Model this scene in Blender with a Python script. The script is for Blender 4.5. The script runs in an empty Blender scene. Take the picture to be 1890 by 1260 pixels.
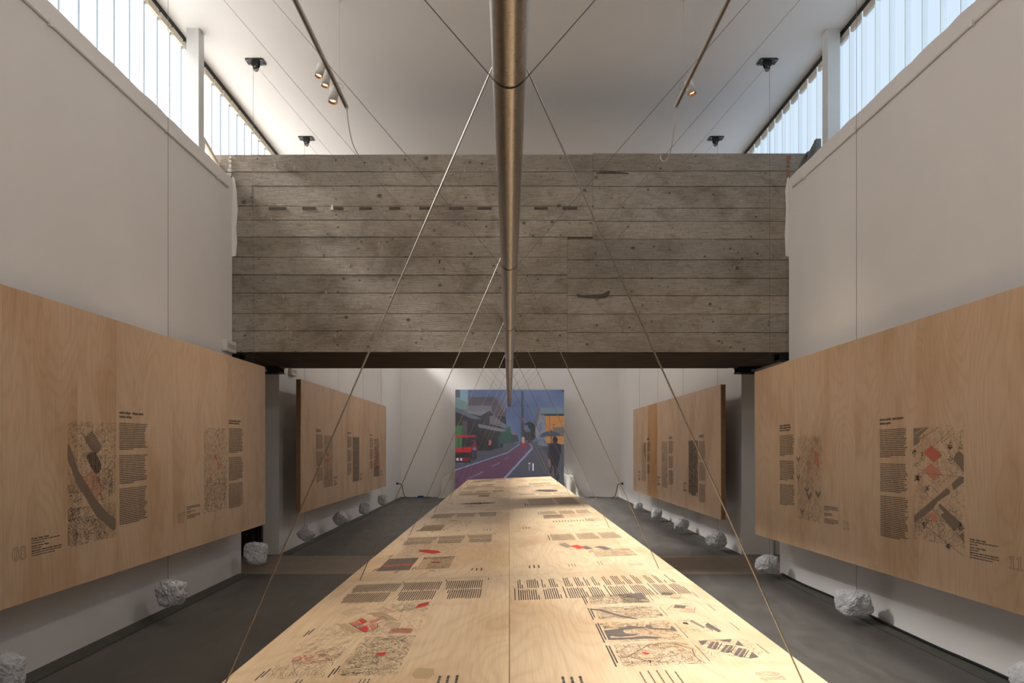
import bpy, bmesh, math, random
import numpy as np
from mathutils import Vector, Matrix, noise

S = bpy.context.scene
C = S.collection
PI = math.pi

# ------------------------------------------------------------------ camera
F = 1260.0                       # focal length in pixels of the 1890 px frame
VX, VY = 940.0, 822.0            # vanishing point of the hall's axis
EYE = 1.65
cam_d = bpy.data.cameras.new('camera')
cam_d.sensor_width = 36.0
cam_d.lens = 36.0 * F / 1890.0
cam_d.shift_x = (945.0 - VX) / 1890.0
cam_d.shift_y = (VY - 630.0) / 1890.0
cam_d.clip_end = 200
cam = bpy.data.objects.new('camera', cam_d)
cam.location = (0, 0, EYE)
cam.rotation_euler = (PI / 2, 0, 0)
C.objects.link(cam)
S.camera = cam

# ------------------------------------------------------------------ world, sun, exposure
S.view_settings.view_transform = 'Standard'
S.view_settings.look = 'None'
S.view_settings.gamma = 1.0
S.view_settings.use_curve_mapping = False
S.view_settings.exposure = 1.76
world = bpy.data.worlds.new('sky')
S.world = world
world.use_nodes = True
wn = world.node_tree.nodes
bg = wn['Background']
bg.inputs['Color'].default_value = (0.72, 0.82, 1.0, 1)
bg.inputs['Strength'].default_value = 0.29

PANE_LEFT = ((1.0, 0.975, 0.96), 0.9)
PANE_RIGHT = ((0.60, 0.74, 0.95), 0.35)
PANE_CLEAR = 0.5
sun_d = bpy.data.lights.new('sun', 'SUN')
sun_d.energy = 17.5
sun_d.color = (1.0, 0.985, 0.96)
sun_d.angle = math.radians(12.5)
sun = bpy.data.objects.new('sun', sun_d)
sun.rotation_euler = Vector((1.0, 0.03, -1.005)).to_track_quat('-Z', 'Y').to_euler()
sun.location = (-8, 6, 10)
C.objects.link(sun)
SPOT_W = 38.0

# ------------------------------------------------------------------ helpers
def lin(r, g=None, b=None):
    if g is None:
        r, g, b = r
    def f(c):
        c = c / 255.0
        return c / 12.92 if c <= 0.04045 else ((c + 0.055) / 1.055) ** 2.4
    return (f(r), f(g), f(b), 1.0)

class MB:
    """collects verts and faces of ONE mesh"""
    def __init__(s):
        s.v, s.f, s.m, s.sm = [], [], [], []
    def add(s, vs, fs, mi=0, smooth=False):
        o = len(s.v)
        s.v += [tuple(p) for p in vs]
        for f in fs:
            s.f.append([i + o for i in f]); s.m.append(mi); s.sm.append(smooth)
        return s
    def box(s, x0, x1, y0, y1, z0, z1, mi=0, M=None):
        vs = [(x, y, z) for z in (z0, z1) for y in (y0, y1) for x in (x0, x1)]
        if M is not None: vs = [tuple(M @ Vector(p)) for p in vs]
        return s.add(vs, [(0, 2, 3, 1), (4, 5, 7, 6), (0, 1, 5, 4), (2, 6, 7, 3), (0, 4, 6, 2), (1, 3, 7, 5)], mi)
    def prism(s, pts, axis, a0, a1, mi=0):
        """pts 2D polygon; extruded along axis ('x','y','z')"""
        n = len(pts)
        def p3(p, a):
            return {'x': (a, p[0], p[1]), 'y': (p[0], a, p[1]), 'z': (p[0], p[1], a)}[axis]
        vs = [p3(p, a0) for p in pts] + [p3(p, a1) for p in pts]
        fs = [tuple(range(n)), tuple(range(2 * n - 1, n - 1, -1))]
        fs += [(i, i + n, (i + 1) % n + n, (i + 1) % n) for i in range(n)]
        return s.add(vs, fs, mi)
    def tube(s, path, r, n=8, mi=0, caps=True, closed=False):
        P = [Vector(p) for p in path]
        rs = r if isinstance(r, (list, tuple)) else [r] * len(P)
        up = None
        vs, fs = [], []
        for i, p in enumerate(P):
            if i == 0: t = P[1] - P[0]
            elif i == len(P) - 1: t = P[-1] - P[-2]
            else: t = (P[i + 1] - p).normalized() + (p - P[i - 1]).normalized()
            if t.length < 1e-9: t = Vector((0, 0, 1))
            t.normalize()
            if up is None:
                up = Vector((0, 0, 1)) if abs(t.z) < 0.9 else Vector((0, 1, 0))
            a = (up - t * up.dot(t))
            if a.length < 1e-6: a = t.orthogonal()
            a.normalize(); b = t.cross(a); up = a
            for k in range(n):
                q = 2 * PI * k / n
                vs.append(p + (a * math.cos(q) + b * math.sin(q)) * rs[i])
        for i in range(len(P) - 1):
            for k in range(n):
                k2 = (k + 1) % n
                fs.append((i * n + k, i * n + k2, (i + 1) * n + k2, (i + 1) * n + k))
        s.add(vs, fs, mi, True)
        if caps:
            o = len(s.v) - len(vs)
            s.f.append([o + k for k in range(n)][::-1]); s.m.append(mi); s.sm.append(False)
            s.f.append([o + (len(P) - 1) * n + k for k in range(n)]); s.m.append(mi); s.sm.append(False)
        return s
    def mesh(s, name, mats):
        me = bpy.data.meshes.new(name)
        me.from_pydata(s.v, [], s.f)
        for m in (mats if isinstance(mats, (list, tuple)) else [mats]): me.materials.append(m)
        me.polygons.foreach_set('material_index', s.m)
        me.polygons.foreach_set('use_smooth', s.sm)
        me.update()
        return me
    def obj(s, name, mats, parent=None):
        o = bpy.data.objects.new(name, s.mesh(name, mats))
        C.objects.link(o)
        if parent is not None: o.parent = parent
        return o

def tag(o, label, cat, group=None, kind=None):
    if label: o['label'] = label
    if cat: o['category'] = cat
    if group: o['group'] = group
    if kind: o['kind'] = kind
    return o

def struct(o):
    o['kind'] = 'structure'
    return o

def thing(name, label, cat, loc=(0, 0, 0), group=None, M=None):
    o = bpy.data.objects.new(name, None)
    o.empty_display_size = 0.1
    if M is not None: o.matrix_world = M
    else: o.location = loc
    C.objects.link(o)
    return tag(o, label, cat, group)

def bevel(o, w, seg=1):
    bm = bmesh.new(); bm.from_mesh(o.data)
    bmesh.ops.bevel(bm, geom=bm.edges[:], offset=w, segments=seg, affect='EDGES', profile=0.5)
    bm.to_mesh(o.data); bm.free()
    return o

# ------------------------------------------------------------------ materials
def mat(name):
    m = bpy.data.materials.new(name); m.use_nodes = True
    nt = m.node_tree
    return m, nt.nodes, nt.links, nt.nodes['Principled BSDF']

def ramp(N, stops):
    r = N.new('ShaderNodeValToRGB')
    e = r.color_ramp.elements
    while len(e) < len(stops): e.new(0.5)
    for i, (p, c) in enumerate(stops):
        e[i].position = p; e[i].color = c if len(c) == 4 else (*c, 1)
    return r

def ntex(N, L, vec, scale, detail=3, rough=0.5, dist=0.0):
    n = N.new('ShaderNodeTexNoise')
    n.inputs['Scale'].default_value = scale; n.inputs['Detail'].default_value = detail
    n.inputs['Roughness'].default_value = rough; n.inputs['Distortion'].default_value = dist
    L.new(vec, n.inputs['Vector'])
    return n

def mapping(N, L, vec, scale=(1, 1, 1), loc=None):
    n = N.new('ShaderNodeMapping')
    n.inputs['Scale'].default_value = scale
    if loc is not None: n.inputs['Location'].default_value = loc
    L.new(vec, n.inputs['Vector'])
    return n.outputs['Vector']

def mixc(N, L, fac, a, b, mode='MIX'):
    n = N.new('ShaderNodeMix'); n.data_type = 'RGBA'; n.blend_type = mode
    for sock, val in ((n.inputs[0], fac), (n.inputs[6], a), (n.inputs[7], b)):
        if hasattr(val, 'links'): L.new(val, sock)
        else: sock.default_value = val
    return n.outputs[2]

def math_n(N, L, op, a, b=None):
    n = N.new('ShaderNodeMath'); n.operation = op
    for i, v in enumerate((a, b)):
        if v is None: continue
        if hasattr(v, 'links'): L.new(v, n.inputs[i])
        else: n.inputs[i].default_value = v
    return n.outputs[0]

def simple(name, rgb, rough=0.6, metal=0.0, vary=0.06, scale=6.0, bump=0.0, bscale=60):
    m, N, L, P = mat(name)
    tc = N.new('ShaderNodeTexCoord')
    n = ntex(N, L, tc.outputs['Object'], scale, 4)
    c = lin(rgb)
    lo = tuple(x * (1 - vary) for x in c[:3]) + (1,)
    hi = tuple(min(1, x * (1 + vary)) for x in c[:3]) + (1,)
    r = ramp(N, [(0.3, lo), (0.7, hi)])
    L.new(n.outputs['Fac'], r.inputs['Fac']); L.new(r.outputs['Color'], P.inputs['Base Color'])
    P.inputs['Roughness'].default_value = rough; P.inputs['Metallic'].default_value = metal
    if bump:
        b = N.new('ShaderNodeBump'); b.inputs['Strength'].default_value = bump; b.inputs['Distance'].default_value = 0.01
        n2 = ntex(N, L, tc.outputs['Object'], bscale, 4)
        L.new(n2.outputs['Fac'], b.inputs['Height']); L.new(b.outputs['Normal'], P.inputs['Normal'])
    return m

def birch(name, base, dark, along):
    """rotary-cut birch veneer; along = index of the grain axis in object space"""
    m, N, L, P = mat(name)
    tc = N.new('ShaderNodeTexCoord'); oi = N.new('ShaderNodeObjectInfo')
    add = N.new('ShaderNodeVectorMath'); add.operation = 'ADD'
    sc = N.new('ShaderNodeVectorMath'); sc.operation = 'SCALE'; sc.inputs['Scale'].default_value = 37.0
    cmb = N.new('ShaderNodeCombineXYZ')
    for i in range(3): L.new(oi.outputs['Random'], cmb.inputs[i])
    L.new(cmb.outputs[0], sc.inputs[0])
    L.new(tc.outputs['Object'], add.inputs[0]); L.new(sc.outputs[0], add.inputs[1])
    v = add.outputs[0]
    def s3(ac, al):
        a = [ac] * 3; a[along] = al
        return tuple(a)
    big = ntex(N, L, mapping(N, L, v, s3(1.5, 0.42)), 1.0, 2.5, 0.45, 0.35)
    rings = math_n(N, L, 'MULTIPLY', big.outputs['Fac'], 170.0)
    rings = math_n(N, L, 'SINE', rings)
    fib = ntex(N, L, mapping(N, L, v, s3(130, 3.0)), 1.0, 2, 0.6)
    blo = ntex(N, L, mapping(N, L, v, s3(2.2, 0.8)), 1.0, 3, 0.55, 0.4)
    r1 = ramp(N, [(0.0, base), (1.0, dark)])
    ringv = math_n(N, L, 'MULTIPLY_ADD', rings, 0.5); N[-1].inputs[2].default_value = 0.5
    ringm = math_n(N, L, 'POWER', ringv, 3.0)
    fm = math_n(N, L, 'MULTIPLY', ringm, 0.24)
    L.new(fm, r1.inputs['Fac'])
    rb = ramp(N, [(0.36, (0.76, 0.64, 0.52, 1)), (0.52, (1, 1, 1, 1)), (0.7, (1.0, 1.0, 1.0, 1))])
    L.new(blo.outputs['Fac'], rb.inputs['Fac'])
    c = mixc(N, L, 0.55, r1.outputs['Color'], rb.outputs['Color'], 'MULTIPLY')
    rf = ramp(N, [(0.3, (0.86, 0.84, 0.80, 1)), (0.62, (1, 1, 1, 1))])
    L.new(fib.outputs['Fac'], rf.inputs['Fac'])
    c = mixc(N, L, 0.8, c, rf.outputs['Color'], 'MULTIPLY')
    # slow sheet-to-sheet tint
    rt = ramp(N, [(0.0, (0.90, 0.87, 0.84, 1)), (0.5, (1, 0.98, 0.96, 1)), (1.0, (1.0, 0.95, 0.86, 1))])
    L.new(oi.outputs['Random'], rt.inputs['Fac'])
    c = mixc(N, L, 0.8, c, rt.outputs['Color'], 'MULTIPLY')
    L.new(c, P.inputs['Base Color'])
    P.inputs['Roughness'].default_value = 0.42
    P.inputs['Specular IOR Level'].default_value = 0.35
    b = N.new('ShaderNodeBump'); b.inputs['Strength'].default_value = 0.06; b.inputs['Distance'].default_value = 0.002
    L.new(fib.outputs['Fac'], b.inputs['Height']); L.new(b.outputs['Normal'], P.inputs['Normal'])
    return m

def concrete():
    m, N, L, P = mat('board_marked_concrete')
    tc = N.new('ShaderNodeTexCoord'); v = tc.outputs['Object']
    oi = N.new('ShaderNodeObjectInfo')
    st = ntex(N, L, mapping(N, L, v, (0.9, 1, 1.6)), 1.0, 5, 0.62, 0.3)
    r = ramp(N, [(0.25, lin(118, 107, 94)), (0.42, lin(156, 146, 133)), (0.60, lin(173, 164, 152)), (0.8, lin(190, 183, 172))])
    L.new(st.outputs['Fac'], r.inputs['Fac'])
    gr = ntex(N, L, mapping(N, L, v, (5, 5, 90)), 1.0, 4, 0.6, 0.6)
    rg = ramp(N, [(0.3, (0.62, 0.59, 0.56, 1)), (0.58, (1, 1, 1, 1))])
    L.new(gr.outputs['Fac'], rg.inputs['Fac'])
    c = mixc(N, L, 0.85, r.outputs['Color'], rg.outputs['Color'], 'MULTIPLY')
    bl = ntex(N, L, mapping(N, L, v, (2.6, 1, 3.4)), 1.0, 4, 0.6, 0.8)
    rbl = ramp(N, [(0.32, (0.70, 0.66, 0.60, 1)), (0.46, (1, 1, 1, 1)), (0.66, (1.0, 1.0, 1.0, 1)), (0.76, (1.14, 1.14, 1.13, 1))]); L.new(bl.outputs['Fac'], rbl.inputs['Fac'])
    c = mixc(N, L, 0.8, c, rbl.outputs['Color'], 'MULTIPLY')
    sp = ntex(N, L, v, 28, 5, 0.7)
    rs = ramp(N, [(0.30, (0.55, 0.52, 0.48, 1)), (0.46, (1, 1, 1, 1))])
    L.new(sp.outputs['Fac'], rs.inputs['Fac'])
    c = mixc(N, L, 0.75, c, rs.outputs['Color'], 'MULTIPLY')
    # knots
    vo = N.new('ShaderNodeTexVoronoi'); vo.inputs['Scale'].default_value = 3.4
    L.new(mapping(N, L, v, (1, 0, 1.35)), vo.inputs['Vector'])
    rk = ramp(N, [(0.075, (1, 1, 1, 1)), (0.125, (0, 0, 0, 1))])
    nz = ntex(N, L, v, 30, 2)
    d = math_n(N, L, 'MULTIPLY_ADD', nz.outputs['Fac'], 0.10)
    N[-1].inputs[2].default_value = -0.05
    d2 = math_n(N, L, 'ADD', vo.outputs['Distance'], d)
    L.new(d2, rk.inputs['Fac'])
    pick = math_n(N, L, 'GREATER_THAN', vo.outputs['Color'], 0.42)
    kf = math_n(N, L, 'MULTIPLY', rk.outputs['Color'], pick)
    kf = math_n(N, L, 'MULTIPLY', kf, 0.75)
    c = mixc(N, L, kf, c, lin(70, 60, 50))
    vo2 = N.new('ShaderNodeTexVoronoi'); vo2.inputs['Scale'].default_value = 8
    L.new(mapping(N, L, v, (1, 0, 1.1)), vo2.inputs['Vector'])
    rk2 = ramp(N, [(0.09, (1, 1, 1, 1)), (0.16, (0, 0, 0, 1))]); L.new(vo2.outputs['Distance'], rk2.inputs['Fac'])
    pk2 = math_n(N, L, 'GREATER_THAN', vo2.outputs['Color'], 0.60)
    kf2 = math_n(N, L, 'MULTIPLY', math_n(N, L, 'MULTIPLY', rk2.outputs['Color'], pk2), 0.65)
    c = mixc(N, L, kf2, c, lin(62, 54, 46))
    rt = ramp(N, [(0.0, (0.84, 0.83, 0.81, 1)), (1.0, (1.05, 1.04, 1.02, 1))]); L.new(oi.outputs['Random'], rt.inputs['Fac'])
    c = mixc(N, L, 1.0, c, rt.outputs['Color'], 'MULTIPLY')
    L.new(c, P.inputs['Base Color'])
    P.inputs['Roughness'].default_value = 0.88
    b = N.new('ShaderNodeBump'); b.inputs['Strength'].default_value = 0.7; b.inputs['Distance'].default_value = 0.010
    h = math_n(N, L, 'SUBTRACT', math_n(N, L, 'ADD', gr.outputs['Fac'], sp.outputs['Fac']), kf2)
    h = math_n(N, L, 'SUBTRACT', h, kf)
    L.new(h, b.inputs['Height']); L.new(b.outputs['Normal'], P.inputs['Normal'])
    return m

def floor_mat(name, a, bcol, rough):
    m, N, L, P = mat(name)
    tc = N.new('ShaderNodeTexCoord'); v = tc.outputs['Object']
    n1 = ntex(N, L, v, 0.9, 5, 0.6, 0.5); n2 = ntex(N, L, mapping(N, L, v, (3, 0.8, 1)), 2.0, 6, 0.7, 0.6)
    r = ramp(N, [(0.3, lin(a)), (0.7, lin(bcol))])
    mx = math_n(N, L, 'MULTIPLY_ADD', n2.outputs['Fac'], 0.5); L.new(math_n(N, L, 'MULTIPLY', n1.outputs['Fac'], 0.5), mx.node.inputs[2])
    L.new(mx, r.inputs['Fac'])
    vo = N.new('ShaderNodeTexVoronoi'); vo.inputs['Scale'].default_value = 1.7; L.new(v, vo.inputs['Vector'])
    rk = ramp(N, [(0.0, (1, 1, 1, 1)), (0.10, (0, 0, 0, 1))]); L.new(vo.outputs['Distance'], rk.inputs['Fac'])
    c = mixc(N, L, math_n(N, L, 'MULTIPLY', math_n(N, L, 'MULTIPLY', rk.outputs['Color'], n2.outputs['Fac']), 0.0), r.outputs['Color'], lin(bcol))
    L.new(c, P.inputs['Base Color'])
    rr = ramp(N, [(0.3, (rough - .08,) * 3), (0.7, (rough + .1,) * 3)])
    L.new(n2.outputs['Fac'], rr.inputs['Fac']); L.new(rr.outputs['Color'], P.inputs['Roughness'])
    return m

def pane_mat(name, col, strength):
    m, N, L, P = mat(name)
    N.remove(P)
    out = N['Material Output']
    tc = N.new('ShaderNodeTexCoord')
    n = ntex(N, L, mapping(N, L, tc.outputs['Object'], (1, 28, 0.3)), 1.0, 3, 0.6)
    n2 = ntex(N, L, tc.outputs['Object'], 0.35, 2)
    r = ramp(N, [(0.3, tuple(c * 0.93 for c in col) + (1,)), (0.7, (*col, 1))])
    L.new(n.outputs['Fac'], r.inputs['Fac'])
    e = N.new('ShaderNodeEmission'); L.new(r.outputs['Color'], e.inputs['Color'])
    r2 = ramp(N, [(0.3, (strength * 0.94,) * 3), (0.7, (strength * 1.06,) * 3)])
    L.new(n2.outputs['Fac'], r2.inputs['Fac'])
    e.inputs['Strength'].default_value = strength
    t = N.new('ShaderNodeBsdfTransparent')
    mx = N.new('ShaderNodeMixShader'); mx.inputs[0].default_value = PANE_CLEAR
    L.new(e.outputs[0], mx.inputs[1]); L.new(t.outputs[0], mx.inputs[2])
    L.new(mx.outputs[0], out.inputs['Surface'])
    return m

def brushed_steel():
    m, N, L, P = mat('brushed_steel')
    tc = N.new('ShaderNodeTexCoord'); v = tc.outputs['Object']
    n = ntex(N, L, mapping(N, L, v, (60, 320, 60)), 1.0, 3, 0.6)
    r = ramp(N, [(0.3, (0.40, 0.375, 0.345, 1)), (0.7, (0.50, 0.47, 0.435, 1))]); L.new(n.outputs['Fac'], r.inputs['Fac'])
    L.new(r.outputs['Color'], P.inputs['Base Color'])
    P.inputs['Metallic'].default_value = 1.0
    rr = ramp(N, [(0.3, (0.26,) * 3), (0.7, (0.36,) * 3)]); L.new(n.outputs['Fac'], rr.inputs['Fac']); L.new(rr.outputs['Color'], P.inputs['Roughness'])
    return m

def emit(name, rgb, s):
    m, N, L, P = mat(name)
    P.inputs['Base Color'].default_value = (*rgb, 1)
    P.inputs['Emission Color'].default_value = (*rgb, 1); P.inputs['Emission Strength'].default_value = s
    return m

M = {}
M['plaster'] = simple('white_plaster', (238, 234, 230), 0.9, vary=0.02, scale=1.3, bump=0.05, bscale=9)
M['ceiling'] = simple('ceiling_plaster', (241, 237, 231), 0.92, vary=0.02, scale=0.8, bump=0.05, bscale=4)
M['post'] = simple('painted_post', (214, 214, 210), 0.7, vary=0.03)
M['board'] = concrete()
M['core'] = simple('concrete_core', (92, 80, 66), 0.9, vary=0.25, scale=3, bump=0.3)
M['soffit'] = simple('shade_toned_soffit', (70, 58, 46), 0.9, vary=0.3, scale=2.5, bump=0.3)
M['mark'] = simple('shaded_recess_concrete', (84, 76, 68), 0.95, vary=0.2, scale=30, bump=0.3)  # recess shade put into the dark tone
M['blackened'] = simple('blackened_steel', (22, 20, 18), 0.6, metal=0.3, vary=0.3)
M['black'] = simple('black_rubber', (18, 18, 20), 0.6, vary=0.2)
M['floor'] = floor_mat('dark_cement_floor', (72, 68, 64), (102, 98, 93), 0.48)
M['strip'] = floor_mat('polished_concrete_floor', (128, 112, 95), (142, 127, 109), 0.45)
M['gutter'] = simple('grey_green_gutter', (84, 84, 76), 0.75, vary=0.12, scale=4)
M['sheet'] = birch('birch_table_veneer', lin(230, 205, 170), lin(198, 160, 118), 1)
M['panel'] = birch('birch_panel_veneer', lin(226, 196, 165), lin(200, 162, 126), 2)
M['panel_orange'] = birch('orange_panel_veneer', lin(206, 160, 104), lin(176, 126, 78), 2)
M['edge'] = simple('plywood_edge', (150, 112, 80), 0.7, vary=0.25, scale=40)
M['stone'] = simple('white_marble_stone', (206, 206, 207), 0.85, vary=0.14, scale=22, bump=0.9, bscale=45)
M['tube'] = brushed_steel()
M['rope'] = simple('steel_wire_rope', (168, 158, 146), 0.42, metal=0.85, vary=0.15, scale=120)
M['rope_fine'] = simple('fine_steel_cable', (120, 112, 104), 0.5, metal=0.7, vary=0.1, scale=90)
M['white'] = simple('white_powder_coat', (226, 222, 214), 0.5, vary=0.02)
M['cord'] = simple('white_cord', (205, 196, 186), 0.6, vary=0.03)
M['rail'] = simple('grey_white_rail', (186, 178, 168), 0.5, vary=0.03)
M['pulley'] = simple('grey_cast_iron', (62, 60, 58), 0.5, metal=0.5, vary=0.1, scale=30)
M['wheel'] = simple('zinc_wheel', (150, 146, 138), 0.35, metal=0.9, vary=0.05)
M['gold'] = simple('gold_reflector', (206, 140, 70), 0.3, metal=1.0, vary=0.02)
M['glow'] = emit('lamp_glow', (1.0, 0.80, 0.50), 6.0)
M['maroon'] = simple('dark_maroon_door', (34, 22, 20), 0.5, vary=0.2)
M['cream'] = simple('cream_end_cap', (205, 196, 178), 0.7, vary=0.05)
M['brick'] = simple('orange_brick', (160, 108, 76), 0.9, vary=0.25, scale=20, bump=0.4)
M['cloth'] = simple('white_drape', (206, 200, 192), 0.9, vary=0.04, scale=5)
M['grey'] = simple('grey_plastic', (120, 120, 118), 0.5, vary=0.08)
M['blue'] = simple('blue_connector', (40, 80, 140), 0.5, vary=0.05)
M['whitemark'] = simple('lime_drip', (196, 190, 180), 0.9, vary=0.05)
M['ink'] = simple('black_ink', (66, 60, 54), 0.8, vary=0.04)
M['ink_soft'] = simple('soft_black_ink', (112, 96, 80), 0.8, vary=0.04)
M['ink_grey'] = simple('grey_ink', (142, 124, 104), 0.8, vary=0.04)
M['ink_dark'] = simple('warm_dark_ink', (108, 96, 88), 0.8, vary=0.04)
M['ink_red'] = simple('red_ink', (206, 62, 48), 0.8, vary=0.04)
M['ink_pink'] = simple('pale_red_ink', (206, 122, 98), 0.8, vary=0.04)
M['ink_wash'] = simple('pale_grey_wash', (194, 166, 130), 0.8, vary=0.06)
M['ink_board'] = simple('brown_grey_board_ink', (136, 116, 98), 0.8, vary=0.04)
M['ink_board_red'] = simple('faded_red_board_ink', (204, 112, 88), 0.8, vary=0.04)
M['ink_board_pink'] = simple('faded_pink_board_ink', (210, 140, 116), 0.8, vary=0.04)
M['ink_board_wash'] = simple('board_wash', (196, 166, 136), 0.8, vary=0.06)
INKS = [M['ink'], M['ink_soft'], M['ink_grey'], M['ink_dark'], M['ink_red'], M['ink_pink'], M['ink_wash']]
INKS_BOARD = [M['ink'], M['ink_soft'], M['ink_grey'], M['ink_board'], M['ink_board_red'], M['ink_board_pink'], M['ink_board_wash']]
K, SOFT, GREY, DARK, RED, PINK, WASH = range(7)
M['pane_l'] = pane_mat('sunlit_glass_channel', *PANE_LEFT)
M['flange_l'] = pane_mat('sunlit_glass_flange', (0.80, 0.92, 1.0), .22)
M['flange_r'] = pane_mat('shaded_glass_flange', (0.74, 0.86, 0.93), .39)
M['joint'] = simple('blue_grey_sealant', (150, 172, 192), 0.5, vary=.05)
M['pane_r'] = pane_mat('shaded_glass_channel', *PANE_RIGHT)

# ------------------------------------------------------------------ room shell
WL, WR = -3.48, 3.51              # inner wall faces
GL, GR = -3.82, 3.86              # glass planes
Y0, Y1 = -4.0, 21.9
BY0, BY1 = 8.60, 10.32            # concrete bridge
WT = 5.03                         # wall top / sill
CZ = 6.42                         # ceiling
BT, BB = 5.30, 2.82               # bridge top and bottom

struct(MB().box(-4.6, 4.7, Y0, 8.76, -0.2, 0).obj('floor', M['floor']))
struct(MB().box(-4.6, 4.7, 8.76, 10.22, -0.2, 0.001).obj('floor.001', M['strip']))
struct(MB().box(-4.6, 4.7, 10.22, Y1 + .3, -0.2, 0).obj('floor.002', M['floor']))
struct(MB().box(-3.95, 4.0, Y0 - .2, Y1 + .3, CZ, CZ + .25).obj('ceiling', M['ceiling']))
struct(MB().box(-4.6, 4.7, Y0 - .2, Y0, 0, CZ).obj('wall_back', M['plaster']))
struct(MB().box(-4.6, 4.7, Y1, Y1 + .2, 0, CZ).obj('wall_front', M['plaster']))

def wall(name, side, ya, yb):
    x = WL if side < 0 else WR
    xo = -3.95 if side < 0 else 4.0
    rnd = random.Random(hash(name) % 97 if False else (3 if side < 0 else 5))
    b = MB()
    # long box with an uneven plastered top edge
    n = max(2, int((yb - ya) / 0.16))
    ys = [ya + (yb - ya) * i / n for i in range(n + 1)]
    for i, y in enumerate(ys):
        dz = rnd.uniform(-.008, .008)
        for p in ((x, 0), (x, WT - .03 + dz), (x + side * .03, WT + dz), (xo, WT), (xo, 0)):
            b.v.append((p[0], y, p[1]))
    fs = []
    for i in range(n):
        for k in range(5):
            a, c = i * 5 + k, i * 5 + (k + 1) % 5
            f = [a, c, c + 5, a + 5]
            fs.append(f if side < 0 else f[::-1])
    fs.append([0, 1, 2, 3, 4][::-1] if side < 0 else [0, 1, 2, 3, 4])
    fs.append([n * 5 + k for k in range(5)] if side < 0 else [n * 5 + k for k in range(5)][::-1])
    for f in fs: b.f.append(f); b.m.append(0); b.sm.append(False)
    return struct(b.obj(name, M['plaster']))
wall('wall_left', -1, Y0, BY0 - .03)
wall('wall_left.001', -1, BY1 + .002, Y1)
wall('wall_right', 1, Y0, BY0 - .03)
wall('wall_right.001', 1, BY1 + .002, Y1)
# wall stubs under the bridge ends and side niches
for side, x, xo in ((-1, WL, -4.6), (1, WR, 4.7)):
    nm = 'wall_left' if side < 0 else 'wall_right'
    a, c = sorted((x, xo))
    struct(MB().box(a, c, BY0 - .0295, 8.86, 0, 2.72).obj(nm, M['plaster']))
    a, c = sorted((xo, xo - side * .12))
    struct(MB().box(a, c, 8.864, BY1, 0, 2.8).obj(nm, M['maroon'] if side < 0 else M['plaster']))
    a, c = sorted((side * 3.96, xo))
    struct(MB().box(a, c, BY1 + .004, BY1 + .3, 0, WT).obj(nm, M['plaster']))
    a, c = sorted((side * 3.96, xo))
    struct(MB().box(a, c, BY0 - .3, BY0 - .0305, 0, WT).obj(nm, M['plaster']))
    # closes the end of the bridge zone
    a, c = sorted((side * 3.80, xo))
    struct(MB().box(a, c, BY0, BY1, 2.84, WT).obj(nm, M['plaster']))
a = MB().box(-4.48, -3.72, 10.24, 10.315, 0.002, 2.72).obj('door_1', M['maroon']); struct(a)
f_ = MB().box(-3.80, -3.765, 10.225, 10.239, 0.01, 2.70).obj('door_frame', M['blackened'], a)
struct(MB().box(3.93, 3.97, 10.26, 10.318, 0, 2.7).obj('trim_1', M['plaster']))

# plastered returns lapping over the bridge face, conduit rails on the wall, floor gutters
b = MB().prism([(WL + .001, 4.02), (WL + .045, 4.03), (WL + .062, 4.2), (WL + .05, 4.38), (WL + .07, 4.6), (WL + .055, 4.85), (WL + .03, 5.0), (WL + .001, WT)], 'y', BY0 - .029, BY0 - .0235)
struct(b.obj('trim_2', M['plaster']))
b = MB().prism([(WR - .001, 4.02), (WR - .04, 4.03), (WR - .05, 4.3), (WR - .035, 4.6), (WR - .045, 4.85), (WR - .02, 5.0), (WR - .001, WT)][::-1], 'y', BY0 - .029, BY0 - .0235)
struct(b.obj('trim_3', M['plaster']))
for side, x, nm in ((-1, WL, 'trim_4'), (1, WR, 'trim_5')):
    path = [(x - side * .012, Y, 4.835 + .004 * math.sin(Y * 1.7)) for Y in np.linspace(Y0 + .1, 8.42, 40)]
    o = struct(MB().tube(path, 0.014, 6).obj(nm, M['plaster']))
    for Y in (1.0, 3.2, 5.15, 6.9, 8.1):
        MB().box(min(x, x - side * .03), max(x, x - side * .03), Y - .014, Y + .014, 4.812, 4.858).obj('clip', M['plaster'], o)
for side, x, nm in ((-1, WL, 'trim_6'), (1, WR, 'trim_7')):
    for (ya, yb), sfx in (((Y0, 8.75), ''), ((10.35, Y1), '.001')):
        a, c = sorted((x, x - side * .17))
        struct(MB().box(a, c, ya, yb, 0, 0.006).obj(nm + sfx, M['gutter']))
# window posts
for Y in (-2.0, 2.95, 7.87, 12.8, 17.7):
    struct(MB().box(-3.69, -3.55, Y - .07, Y + .07, WT, CZ).obj('trim_8', M['post']))
    struct(MB().box(3.64, 3.78, Y - .07, Y + .07, WT, CZ).obj('trim_9', M['post']))

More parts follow.
